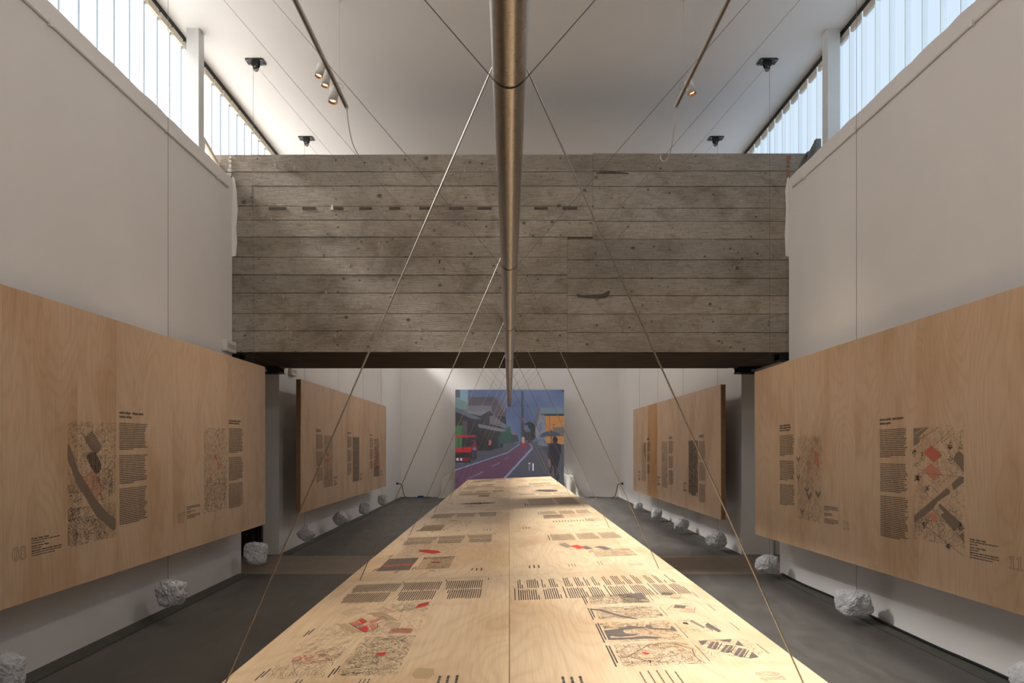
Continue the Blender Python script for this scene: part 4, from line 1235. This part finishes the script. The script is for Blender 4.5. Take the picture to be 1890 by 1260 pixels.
WHERE = {2: 'nearest the camera', 3: 'second from the camera', 4: 'third from the camera', 5: 'nearest the bridge', 6: 'second beyond the bridge', 7: 'third beyond the bridge', 8: 'farthest from the bridge'}
stone_top = {}
for (side, k), (px, py, pw, ph, ne, seed, tilt) in STONES.items():
    X = PLX if side < 0 else PRX
    Y = SP * k
    z = EYE + (VY - py) * Y / F
    w, h = pw * Y / F, ph * Y / F
    X = min(X, WR - w / 2 - .05) if side > 0 else max(X, WL + w / 2 + .05)
    o = bpy.data.objects.new('hanging_stone', stone_mesh(w, h, ne, seed, tilt))
    o.location = (X, Y, z); C.objects.link(o)
    hall = 'near' if k < 5 else 'far'
    tag(o, 'rough white stone under the %s %s board, %s' % (hall, 'left' if side < 0 else 'right', WHERE[k]), 'stone', 'hanging counterweight stones')
    vs = o.data.vertices
    top = max((v.co.z for v in vs if math.hypot(v.co.x, v.co.y) < .035), default=h / 2)
    stone_top[(side, k)] = (X, z + top - .004)

for k in range(1, 9):
    Y = SP * k
    zc = tube_z(Y)
    for side, X, nm in ((-1, PLX, 'left'), (1, PRX, 'right')):
        lab = {4: 'grey pulley on the ceiling just before the bridge, %s side', 5: 'grey pulley on the ceiling just beyond the bridge, %s side'}.get(k, 'grey ceiling pulley, %s along the hall on the %%s side' % ORD[k - 1])
        pulley(X, Y, lab % nm)
    # one cable: stone - pulley - under the tube - pulley - stone
    wz = CZ - .092; wr = .029
    rc = .0018
    path = []
    if (-1, k) in stone_top:
        sx, sz = stone_top[(-1, k)]
        path.append((PLX - wr, Y, sz))
    else: path.append((PLX - wr, Y, .7))
    path += [(PLX + wr * math.cos(math.radians(a)), Y, wz + wr * math.sin(math.radians(a))) for a in range(180, 30, -15)]
    rr = TR + rc
    for a in range(225, 316, 6):
        path.append((rr * math.cos(math.radians(a)), Y, zc + rr * math.sin(math.radians(a))))
    path += [(PRX + wr * math.cos(math.radians(a)), Y, wz + wr * math.sin(math.radians(a))) for a in range(150, -1, -15)]
    if (1, k) in stone_top: path.append((PRX + wr, Y, stone_top[(1, k)][1]))
    else: path.append((PRX + wr, Y, .7))
    o = MB().tube(path, rc, 6).obj('support_cable', M['rope_fine'])
    tag(o, 'thin cable over ceiling pulleys and under the tube, %s from the near end' % ORD[k - 1], 'cable', 'support cables')
    # one cable: table - over the tube - table
    rc = .0027; rr = TR + rc + .004
    ax, aly, ary = .935, 0, 0
    zl = EYE - .8065 + .0403 * -ax; zr = EYE - .8065 + .0403 * ax
    path = [(-ax, Y + .03, zl + .001)]
    for a in range(156, 23, -6):
        path.append((rr * math.cos(math.radians(a)), Y + .03, zc + rr * math.sin(math.radians(a))))
    path.append((ax, Y + .03, zr + .001))
    o = MB().tube(path, rc, 6).obj('table_cable', M['rope'])
    tag(o, 'twisted steel cable from table over tube and back, %s from the near end' % ORD[k - 1], 'cable', 'table cables')

# ------------------------------------------------------------------ track lights
def track(x, yend, label, cord, ystart=-2.5):
    zt = EYE + 3.785
    t = thing('light_track', label, 'track', (x, yend, zt))
    ya = ystart - yend
    b = MB().box(-.018, -.008, ya, 0, -.016, .016).box(.008, .018, ya, 0, -.016, .016).box(-.008, .008, ya, 0, .006, .016)
    b.obj('rail', M['rail'], t)
    MB().box(-.02, .02, 0, .03, -.018, .018).obj('end_cap', M['white'], t)
    for dy in (-.31, -3.0, -6.0):
        MB().tube([(0, dy, .016), (0, dy, CZ - zt)], .0012, 5).obj('suspension_wire', M['cord'], t)
        MB().tube([(0, dy, CZ - zt - .02), (0, dy, CZ - zt)], .022, 12).obj('ceiling_rose', M['white'], t)
        MB().tube([(.0, dy, .016), (.0, dy, .05)], .008, 8).obj('gripper', M['wheel'], t)
    loop = [(.04 * math.cos(a), -.31 + .015 * math.sin(a * 2), .055 + .04 * math.sin(a)) for a in np.linspace(0, 4 * PI, 28)]
    MB().tube(loop, .0014, 5).obj('wire_coil', M['wheel'], t)
    MB().tube([tuple(Vector(p) - Vector((x, yend, zt))) for p in cord], .006, 6).obj('power_cord', M['cord'], t)
    return t, zt
def smooth(pts, n=6):
    out = []
    P = [Vector(p) for p in pts]; P = [P[0]] + P + [P[-1]]
    for i in range(1, len(P) - 2):
        for j in range(n):
            t = j / n; a, b_, c, d = P[i - 1], P[i], P[i + 1], P[i + 2]
            out.append(.5 * ((2 * b_) + (c - a) * t + (2 * a - 5 * b_ + 4 * c - d) * t * t + (3 * b_ - a - 3 * c + d) * t ** 3))
    out.append(P[-2]); return out
def at(px, py, Y): return Vector(((px - VX) * Y / F, Y, EYE + (VY - py) * Y / F))
ZT = EYE + 3.785
tl, zt = track(-1.82, 7.62, 'white light track on wires, left of the steel tube, with three lamps',
               smooth([(-1.82, 7.65, ZT), at(641, 215, 7.66), at(646, 245, 7.9), at(652, 268, 8.25), at(661, 285, 8.72), (at(672, 287, 8.85).x, 8.85, BT + .008)]))
tr, _ = track(1.86, 7.60, 'white light track on wires, right of the steel tube, with one lamp',
              smooth([(1.86, 7.63, ZT), at(1247, 220, 7.7), at(1242, 255, 7.95), at(1236, 285, 8.3), at(1228, 297, 8.42), at(1221, 295, 8.47), at(1218, 286, 8.52), (at(1217, 283, 8.65).x, 8.75, BT + .008)]))
def lamp(x, Y, z, aim, label, size=1.0, watt=SPOT_W, angle=52, soft=.03, tx=None):
    d = (Vector(aim) - Vector((x, Y, z))).normalized()
    q = d.to_track_quat('-Z', 'Y').to_matrix().to_4x4()
    m = Matrix.Translation((x, Y, z)) @ q
    t = thing('spot_lamp', label, 'lamp', M=m, group='white spot lamps on the tracks')
    R_, H_ = .042 * size, .135 * size
    n = 24
    prof = [(R_ * .93, -H_ * .45), (R_, -H_ * .5), (R_, H_ * .48), (R_ * .94, H_ * .5)]
    b = MB(); vs = [(rr * math.cos(2 * PI * k / n), rr * math.sin(2 * PI * k / n), zz) for rr, zz in prof for k in range(n)]
    fs = [(i * n + k, i * n + (k + 1) % n, (i + 1) * n + (k + 1) % n, (i + 1) * n + k) for i in range(3) for k in range(n)] + [tuple(range(3 * n, 4 * n))]
    b.add(vs, fs, 0, True); b.obj('body', M['white'], t)
    prof = [(R_ * .92, -H_ * .5), (R_ * .62, -H_ * .36)]
    b = MB(); vs = [(rr * math.cos(2 * PI * k / n), rr * math.sin(2 * PI * k / n), zz) for rr, zz in prof for k in range(n)]
    b.add(vs, [(k, k + n, (k + 1) % n + n, (k + 1) % n) for k in range(n)], 0, True); b.obj('reflector', M['gold'], t)
    b = MB(); b.add([(R_ * .62 * math.cos(2 * PI * k / n), R_ * .62 * math.sin(2 * PI * k / n), -H_ * .362) for k in range(n)], [tuple(range(n))[::-1]]); b.obj('lens', M['glow'], t)
    mi = m.inverted()
    top = mi @ Vector((x, Y, ZT - .017)) if tx is None else mi @ Vector((tx + (.019 if x > tx else -.019), Y, ZT))
    MB().tube([(0, 0, H_ * .49), tuple(top)] if tx is None else [(0, 0, H_ * .2), tuple(top)], .009, 8).obj('stem', M['white'], t)
    ld = bpy.data.lights.new('spot_light', 'SPOT'); ld.energy = watt; ld.color = (1.0, .87, .70) if angle < 60 else (1.0, .92, .82); ld.spot_size = math.radians(angle); ld.spot_blend = .8; ld.shadow_soft_size = soft
    lo = bpy.data.objects.new('spot_light', ld); lo.parent = t; lo.location = (0, 0, -H_ * .55); C.objects.link(lo)
lamp(-1.895, 6.84, 5.405, (-2.9, 6.4, .9), 'small white spot lamp, farthest from the end of the left light track', .95, 12, tx=-1.82)
lamp(-1.885, 7.02, 5.405, (-2.5, 6.7, .9), 'white spot lamp in the middle of the three on the left light track', .95, 12, tx=-1.82)
lamp(-1.895, 7.36, 5.425, (-2.3, 7.1, .9), 'white spot lamp nearest the end of the left light track', 1.15, 12, tx=-1.82)
lamp(1.915, 7.22, 5.435, (3.3, 7.2, 1.2), 'single white spot lamp on the right light track', 1.1, 12, tx=1.86)
lamp(-1.84, 3.4, 5.27, (-.3, 2.8, .9), 'unseen spot lamp added on the left track to brighten the near table', 1.0, 70, 36)  # this and the next lamp are added, unseen, to light the table
lamp(-1.84, 4.05, 5.27, (-.2, 5.6, .9), 'unseen spot lamp added on the left track to brighten the middle table', 1.0, 60, 38)

# unseen lamps added to lift the walls, some on two added far tracks
FILL_W = 24.0
for Y, a in ((1.2, 0.6), (4.6, 4.6)):
    lamp(-1.82, Y, 5.27, (3.2, a + .6, 2.1), 'added fill lamp %s on the left track, turned to the right wall' % ('far back' if Y < 3 else 'just out of view'), 1.0, FILL_W * .6, 110, .12)
    lamp(1.86, Y, 5.27, (-3.2, a + .6, 2.1), 'added fill lamp %s on the right track, turned to the left wall' % ('far back' if Y < 3 else 'just out of view'), 1.0, FILL_W, 110, .12)
    lamp(-1.82, Y + .5, 5.27, (-.6 if Y < 3 else .9, 8.6, 3.9), 'added fill lamp %s on the left track, turned to the bridge' % ('far back' if Y < 3 else 'just out of view'), 1.0, FILL_W * .7, 80, .12)
for x, sd, w in ((-1.82, 1, .7), (1.86, -1, 1.0)):
    nm = 'left' if x < 0 else 'right'
    track(x, 20.6, 'unseen light track added for fill lamps beyond the bridge, %s of the steel tube' % nm, [(x, 20.63, ZT), (x, 20.7, ZT + .3), (x, 20.7, CZ - .002)], 11.2)  # added track hidden by the bridge, carries the fill lamps
    for i_, Y in enumerate((12.6, 16.2)):
        lamp(x, Y, 5.27, (sd * 3.2, Y + .8, 1.7), 'added fill lamp %s on the %s track beyond the bridge' % (('nearer the bridge', 'farther from the bridge')[i_], nm), 1.0, FILL_W * w, 110, .12)
    lamp(x, 14.2, 5.27, (x * .1, 15.4, .9), 'added fill lamp on the %s track turned down to the far table' % nm, 1.0, 22, 60, .08)
    lamp(x, 17.6, 5.27, (sd * -1.9, 21.9, 2.2), 'added fill lamp on the %s track turned to the end wall' % nm, 1.0, FILL_W * .8, 100, .12)

# ------------------------------------------------------------------ street video screen at the far wall
SW, SH = 260, 246
img = np.zeros((SH, SW, 3))
gy, gx = np.mgrid[0:SH, 0:SW]
UX, UY = 293 + (gx + .5) / SW * 972, 285 + (gy + .5) / SH * 946     # picture coordinates
rs = np.random.RandomState(3)
def fillp(pts, col, jitter=0.0, shade=None):
    inside_ = np.zeros((SH, SW), bool); j = len(pts) - 1
    for i in range(len(pts)):
        xi, yi = pts[i]; xj, yj = pts[j]
        cond = ((yi > UY) != (yj > UY)) & (UX < (xj - xi) * (UY - yi) / (yj - yi + 1e-9) + xi)
        inside_ ^= cond; j = i
    c = np.array(col, float)[None, None, :] + (rs.rand(SH, SW, 1) - .5) * jitter
    img[inside_] = np.broadcast_to(c, img.shape)[inside_]
def strokep(p, q, w, col):
    px, py = p; dx, dy = q[0] - px, q[1] - py; l2 = dx * dx + dy * dy + 1e-9
    t = np.clip(((UX - px) * dx + (UY - py) * dy) / l2, 0, 1)
    img[np.hypot(UX - px - t * dx, UY - py - t * dy) < w] = col
def ell(cx, cy, rx, ry, col): img[((UX - cx) / rx) ** 2 + ((UY - cy) / ry) ** 2 < 1] = col
# sky with soft cloud
cl = np.zeros((SH, SW))
for s_, a_ in ((6, 1.0), (12, .6), (24, .35)):
    g = rs.rand(s_ + 2, s_ + 2); yy = gy / SH * s_; xx_ = gx / SW * s_
    y0_, x0_ = yy.astype(int), xx_.astype(int); fy, fx = yy - y0_, xx_ - x0_
    cl += a_ * ((g[y0_, x0_] * (1 - fx) + g[y0_, x0_ + 1] * fx) * (1 - fy) + (g[y0_ + 1, x0_] * (1 - fx) + g[y0_ + 1, x0_ + 1] * fx) * fy)
cl = (cl - cl.mean()) * 18
img[:] = np.stack([74 + cl, 88 + cl, 118 + cl * .8], -1)
fillp([(293, 780), (1265, 740), (1265, 1240), (293, 1240)], (66, 66, 76), 6)                    # street
fillp([(293, 1005), (520, 930), (760, 850), (870, 770), (880, 742), (950, 742), (982, 800), (975, 815), (740, 1075), (600, 1240), (293, 1240)], (84, 54, 74), 6)   # magenta lane
fillp([(293, 1080), (560, 1240), (293, 1240)], (74, 46, 66), 5)
for p, q, w in (((293, 1003), (520, 928), 5), ((520, 928), (760, 848), 4), ((760, 848), (868, 770), 3), ((945, 745), (980, 800), 4), ((980, 800), (975, 815), 5), ((975, 815), (740, 1070), 8), ((740, 1070), (600, 1240), 10)):
    strokep(p, q, w, (112, 120, 146))
for p, q, w in (((400, 1085), (540, 1020), 5), ((625, 968), (690, 938), 4), ((735, 905), (770, 890), 3)): strokep(p, q, w, (104, 92, 112))
fillp([(293, 285), (405, 285), (405, 440), (293, 380)], (104, 130, 142), 6); fillp([(293, 285), (333, 285), (333, 360), (293, 350)], (60, 62, 70), 6)
for x in range(298, 333, 9): strokep((x, 285), (x, 352), 1.5, (84, 88, 92))
fillp([(293, 355), (420, 410), (410, 470), (293, 450)], (92, 112, 110), 26)
fillp([(410, 352), (650, 350), (690, 362), (730, 420), (750, 470), (750, 515), (640, 515), (600, 430), (410, 430)], (64, 58, 68), 6)
fillp([(650, 350), (690, 362), (735, 430), (750, 515), (690, 430)], (82, 76, 86), 5)
fillp([(410, 428), (610, 428), (620, 460), (600, 490), (400, 478)], (92, 88, 96), 8); fillp([(370, 480), (620, 470), (560, 500), (430, 520)], (104, 100, 106), 8)
fillp([(293, 470), (520, 520), (600, 470), (640, 520), (740, 520), (750, 590), (750, 660), (600, 620), (500, 610), (480, 820), (293, 840)], (38, 36, 42), 9)
fillp([(600, 520), (640, 515), (740, 600), (720, 620), (600, 590)], (84, 80, 88), 8)
fillp([(293, 440), (530, 546), (440, 545), (293, 480)], (76, 84, 90), 8)
fillp([(500, 590), (740, 640), (750, 662), (610, 662), (580, 628), (500, 620)], (96, 94, 100), 8)
fillp([(293, 605), (355, 605), (350, 820), (293, 830)], (52, 92, 56), 10); fillp([(355, 560), (400, 560), (400, 700), (355, 700)], (66, 60, 62), 6)
fillp([(480, 620), (720, 665), (720, 800), (600, 830), (480, 830)], (34, 33, 38), 12)
fillp([(700, 660), (790, 650), (790, 760), (700, 770)], (32, 66, 56), 8); fillp([(750, 620), (785, 615), (790, 660), (750, 660)], (34, 74, 62), 8)
fillp([(705, 575), (750, 600), (750, 640), (700, 620)], (90, 88, 98), 8)
fillp([(790, 680), (850, 690), (860, 745), (790, 760)], (44, 50, 54), 22); fillp([(805, 650), (835, 660), (838, 690), (805, 690)], (96, 88, 92), 14)
fillp([(590, 735), (615, 735), (612, 780), (592, 780)], (150, 86, 84), 8); fillp([(592, 780), (612, 780), (608, 830), (594, 830)], (30, 30, 36), 6)
fillp([(676, 700), (698, 700), (698, 800), (676, 800)], (30, 64, 62), 8)
# red tricycle cart
fillp([(293, 690), (470, 692), (482, 706), (293, 716)], (150, 34, 42), 6); strokep((322, 712), (322, 800), 3, (60, 30, 34)); strokep((385, 712), (383, 800), 3, (60, 40, 44))
fillp([(300, 805), (440, 795), (440, 845), (293, 845)], (150, 26, 34), 8); fillp([(293, 845), (430, 845), (430, 935), (293, 935)], (30, 26, 32), 8)
fillp([(430, 730), (475, 740), (495, 840), (440, 850)], (96, 34, 44), 14); ell(440, 760, 18, 22, (40, 34, 40)); ell(462, 815, 14, 16, (90, 100, 130))
ell(455, 870, 28, 45, (34, 30, 36)); ell(455, 870, 18, 32, (58, 52, 58)); fillp([(300, 895), (425, 890), (420, 922), (300, 922)], (104, 24, 34), 8)
for cx in (315, 345): fillp([(cx - 9, 898), (cx + 9, 898), (cx + 9, 920), (cx - 9, 920)], (180, 182, 190), 4)
# pole, wires, trees
for p, q in (((405, 285), (560, 350)), ((480, 285), (610, 345)), ((895, 340), (760, 480)), ((895, 380), (700, 520)), ((895, 300), (1020, 460)), ((760, 420), (895, 560)), ((900, 420), (980, 600))): strokep(p, q, 1.6, (56, 60, 74))
fillp([(910, 590), (960, 570), (1010, 600), (1020, 700), (990, 740), (910, 740), (880, 690)], (30, 36, 38), 12)
fillp([(920, 640), (960, 630), (965, 660), (920, 665)], (48, 84, 120), 8); fillp([(905, 605), (945, 600), (945, 645), (905, 650)], (86, 86, 100), 8)
fillp([(886, 300), (898, 300), (905, 720), (880, 720)], (52, 52, 62), 5); strokep((805, 428), (895, 440), 2.5, (60, 64, 76)); strokep((895, 440), (975, 420), 2.5, (60, 64, 76)); fillp([(888, 538), (904, 538), (904, 560), (888, 560)], (140, 50, 50), 5)
fillp([(886, 710), (914, 706), (912, 760), (888, 760)], (160, 118, 104), 6); fillp([(890, 760), (912, 760), (911, 802), (892, 802)], (134, 36, 44), 6)
# right-hand house
fillp([(1045, 500), (1100, 515), (1100, 740), (1010, 720), (1005, 600)], (110, 108, 118), 8); fillp([(1020, 450), (1050, 446), (1050, 500), (1010, 640), (1003, 580)], (84, 82, 88), 6)
fillp([(1100, 515), (1265, 505), (1265, 775), (1100, 760)], (160, 108, 60), 7)
for y in range(530, 770, 22): strokep((1100, y), (1265, y - 4), 1.0, (142, 92, 50))
fillp([(1048, 447), (1265, 447), (1265, 505), (1045, 500)], (92, 108, 118), 6); fillp([(1048, 500), (1265, 500), (1265, 518), (1100, 520)], (46, 44, 50), 5)
fillp([(1165, 620), (1265, 620), (1265, 700), (1165, 700)], (94, 84, 80), 6); strokep((1137, 520), (1135, 660), 2.5, (96, 66, 44)); ell(1174, 600, 6, 7, (50, 40, 36)); fillp([(1045, 585), (1068, 575), (1066, 650), (1044, 655)], (80, 96, 120), 6)
fillp([(1030, 750), (1110, 745), (1120, 790), (1030, 785)], (96, 102, 112), 10); fillp([(940, 700), (975, 700), (975, 760), (945, 760)], (40, 40, 46), 12)
# cyclist under an umbrella
fillp([(1040, 715), (1060, 680), (1110, 658), (1170, 655), (1215, 672), (1232, 692), (1180, 708), (1120, 700), (1070, 712)], (60, 66, 80), 5); strokep((1150, 640), (1148, 760), 3, (50, 46, 52))
ell(1184, 735, 24, 30, (28, 26, 34)); fillp([(1135, 770), (1180, 752), (1235, 775), (1240, 830), (1225, 915), (1125, 910), (1120, 850)], (28, 28, 40), 4)
fillp([(1125, 905), (1220, 905), (1215, 960), (1200, 1020), (1180, 1010), (1170, 960), (1140, 960)], (24, 24, 32), 4); fillp([(1120, 900), (1140, 905), (1150, 960), (1140, 985), (1128, 970)], (110, 82, 74), 5)
ell(1148, 1000, 12, 34, (26, 26, 32)); ell(1196, 1050, 24, 62, (28, 28, 34)); ell(1196, 1050, 12, 44, (66, 66, 76)); strokep((1180, 960), (1200, 1090), 5, (24, 24, 30)); strokep((1085, 812), (1120, 822), 4, (40, 38, 44))
# bright marks on the video: three hooked strokes, and the faint caption lines bottom left
for x0_, x1_, c_ in ((950, 956, 170), (966, 971, 110), (984, 993, 235)): fillp([(x0_, 942), (x1_, 942), (x1_, 1010 if c_ > 200 else 1002), (x0_ + 2, 1008)], (c_, c_, c_ + 8), 4)
fillp([(948, 940), (962, 940), (962, 948), (948, 948)], (210, 210, 216), 4)
for x0_ in (303, 318, 336): strokep((x0_, 1105), (x0_, 1165), 1.8, (104, 70, 92))
fillp([(1236, 290), (1265, 288), (1265, 306), (1255, 306), (1255, 297), (1236, 297)], (30, 28, 34), 2)
img = np.clip(img, 0, 255)
grid = np.where((gx % 4 == 0) | (gy % 3 == 0), .90, 1.03)[..., None]
c01 = np.clip(img * grid, 0, 255) / 255.0
linc = np.where(c01 <= .04045, c01 / 12.92, ((c01 + .055) / 1.055) ** 2.4)
SX0, SX1, SZ1, SYY = -1.676, 1.70, 3.385, 21.2
SZ0 = .10
scr = thing('video_screen', 'large standing video screen showing a street with a cyclist and umbrella', 'screen', (0, SYY, 0))
xs = np.linspace(SX0, SX1, SW + 1); zs = np.linspace(SZ1, SZ0, SH + 1)
V = np.zeros((SH + 1, SW + 1, 3)); V[..., 0] = xs[None, :]; V[..., 2] = zs[:, None]; V[..., 1] = -.002
idx = np.arange((SH + 1) * (SW + 1)).reshape(SH + 1, SW + 1)
Fq = np.stack([idx[1:, :-1], idx[1:, 1:], idx[:-1, 1:], idx[:-1, :-1]], -1).reshape(-1, 4)
me = bpy.data.meshes.new('picture')
me.vertices.add(V.size // 3); me.vertices.foreach_set('co', V.reshape(-1))
me.loops.add(Fq.size); me.loops.foreach_set('vertex_index', Fq.reshape(-1))
me.polygons.add(len(Fq)); me.polygons.foreach_set('loop_start', np.arange(len(Fq)) * 4)
me.update(calc_edges=True)
ca = me.color_attributes.new('picture', 'FLOAT_COLOR', 'CORNER')
cc = np.ones((len(Fq), 4, 4)); cc[..., :3] = linc.reshape(-1, 1, 3)
ca.data.foreach_set('color', cc.reshape(-1))
m_, N, L, P = mat('video_picture')
an = N.new('ShaderNodeAttribute'); an.attribute_name = 'picture'
L.new(an.outputs['Color'], P.inputs['Emission Color']); P.inputs['Emission Strength'].default_value = .28
P.inputs['Base Color'].default_value = (.06, .06, .066, 1); P.inputs['Roughness'].default_value = .7
me.materials.append(m_)
po = bpy.data.objects.new('picture', me); C.objects.link(po); po.parent = scr
MB().box(SX0, SX1, 0, .07, SZ0, SZ1).obj('cabinet', M['black'], scr)
MB().box(-1.4, 1.4, .0, .40, 0, .095).obj('base', M['black'], scr)

# white drapes over the screen's ballast, one on each side
def drape(pts, label, seed):
    """pts: outline of the pile in (X, height); draped cloth over a block"""
    x0, x1 = pts[0][0], pts[-1][0]
    n, d = 36, 10
    rr = random.Random(seed); b = MB()
    def hh(x):
        for (a, ha), (c, hc) in zip(pts, pts[1:]):
            if a <= x <= c: return ha + (hc - ha) * (x - a) / (c - a + 1e-9)
        return 0
    grid = {}
    for i in range(n + 1):
        x = x0 + (x1 - x0) * i / n
        for j in range(d + 1):
            s_ = j / d
            y = 21.86 - .50 * (1 - s_) - .02 * math.sin(i * .5 + 3 * s_)
            top = hh(x)
            prof = min(1, s_ * 1.4) ** .8
            z = top * prof * (1 - .12 * max(0, s_ - .6)) + .025 * math.sin(i * .45 + j * .5 + seed) * top
            fold = .03 * math.sin(i * .55 + seed) * (1 - s_)
            b.v.append((x + .015 * math.sin(j * .8 + i * .2), min(21.885, y + fold), max(.004, z)))
    for i in range(n):
        for j in range(d):
            a = i * (d + 1) + j
            b.f.append([a, a + d + 1, a + d + 2, a + 1]); b.m.append(0); b.sm.append(True)
    o = b.obj('dust_sheet', M['cloth'])
    tag(o, label, 'cloth', 'white dust sheets beside the screen')
drape([(-2.24, .01), (-2.18, .25), (-2.13, .62), (-2.05, .72), (-1.85, .80), (-1.70, .86), (-1.62, .84), (-1.60, .1)], 'white cloth draped over something at the left of the screen', 1)
drape([(1.60, .1), (1.62, .77), (1.75, .78), (2.05, .70), (2.15, .45), (2.22, .18), (2.38, .01)], 'white cloth draped over something at the right of the screen', 2)

# ------------------------------------------------------------------ sockets, cords, small wall boxes
def box_thing(name, label, cat, x0, x1, y0, y1, z0, z1, parts, bev=.008):
    t = thing(name, label, cat, ((x0 + x1) / 2, (y0 + y1) / 2, z0))
    o = MB().box(x0 - (x0 + x1) / 2, x1 - (x0 + x1) / 2, y0 - (y0 + y1) / 2, y1 - (y0 + y1) / 2, 0, z1 - z0).obj('housing', M['white'], t)
    bevel(o, bev, 2)
    return t
t = box_thing('emergency_light', 'small white emergency light box above the near left panel by the bridge', 'light', WL, WL + .06, 8.27, 8.56, 2.80, 2.94, 0)
MB().box(.031, .034, -.11, .11, .045, .095).obj('diffuser', M['rail'], t)
t = box_thing('emergency_light', 'small white emergency light box on the far left wall just past the bridge', 'light', WL, WL + .06, 10.75, 11.0, 2.76, 2.90, 0)
MB().box(.031, .034, -.10, .10, .045, .095).obj('diffuser', M['rail'], t)
for side, px, lab in ((-1, 746, 'left'), (1, 1137, 'right')):
    X = WL if side < 0 else WR
    yy = 21.0; zz = EYE - 70 * 21.0 / F
    t = thing('wall_socket', 'small socket with black plug low on the far %s wall' % lab, 'socket', (X, yy, zz))
    a, c = sorted((0, -side * .01)); MB().box(a, c, -.05, .05, -.06, .06).obj('plate', M['white'], t)
    a, c = sorted((-side * .0102, -side * .06)); MB().box(a, c, -.03, .03, -.03, .03).obj('plug', M['black'], t)
    P0 = Vector((X - side * .06, yy, zz))
    pts = [P0, P0 + Vector((-side * .10, .08, -.05)), P0 + Vector((-side * .12, .2, -.25)), Vector((X - side * .25, 21.5, .014)), Vector((X - side * .7, 21.65, .014)), Vector((X - side * .98, 21.62, .014))]
    o = MB().tube(smooth(pts, 8), .012, 6).obj('power_cable', M['black'])
    tag(o, 'black power cable drooping from the far %s socket to the floor' % lab, 'cable')
    if side < 0:
        MB().box(-2.90, -2.72, 21.60, 21.68, .0145, .06).obj('connector', M['blue'], o)
# black cable lying along the near right wall
rr = random.Random(4)
pts = [(WR - .03 - .018 * math.sin(i * .9) - rr.uniform(0, .015), 8.7 - i * .32, .0185) for i in range(28)]
o = MB().tube(smooth(pts, 5), .012, 6).obj('floor_cable', M['black'])
tag(o, 'black cable snaking on the floor along the foot of the near right wall', 'cable')

# window frames stored on the sills beside the bridge
t = thing('window_frame_piece', 'white framed panel with orange brick fill standing on the left sill by the bridge', 'frame', (-3.66, 8.30, WT))
MB().box(-.02, .02, -.18, -.13, 0, .30).obj('stile', M['white'], t); MB().box(-.02, .02, .23, .28, 0, .18).obj('stile', M['white'], t)
b = MB(); b.prism([(-.13, .245), (-.13, .30), (.23, .18), (.23, .125)], 'x', -.02, .02); b.obj('top_rail', M['cream'], t)
MB().box(-.012, .006, -.12, .20, .005, .12).obj('brick_fill', M['brick'], t)
t = thing('weathered_frame', 'weathered grey frame with a coil of conduit standing on the right sill by the bridge', 'frame', (3.68, 8.28, WT))
MB().box(-.03, .03, -.16, -.10, 0, .27).obj('stile', M['grey'], t)
b = MB(); b.prism([(-.10, .21), (-.10, .265), (.24, .12), (.24, .06)], 'x', -.025, .025); b.obj('top_rail', M['grey'], t)
MB().box(-.015, .01, -.09, .10, .01, .10).obj('brick_fill', M['brick'], t)
pts = [(-.07 + .03 * math.sin(a), .06 + .12 * math.cos(a), .10 + .085 * math.sin(a)) for a in np.linspace(-.6, 3.6, 20)]
MB().tube(pts, .018, 8).obj('conduit', M['grey'], t)
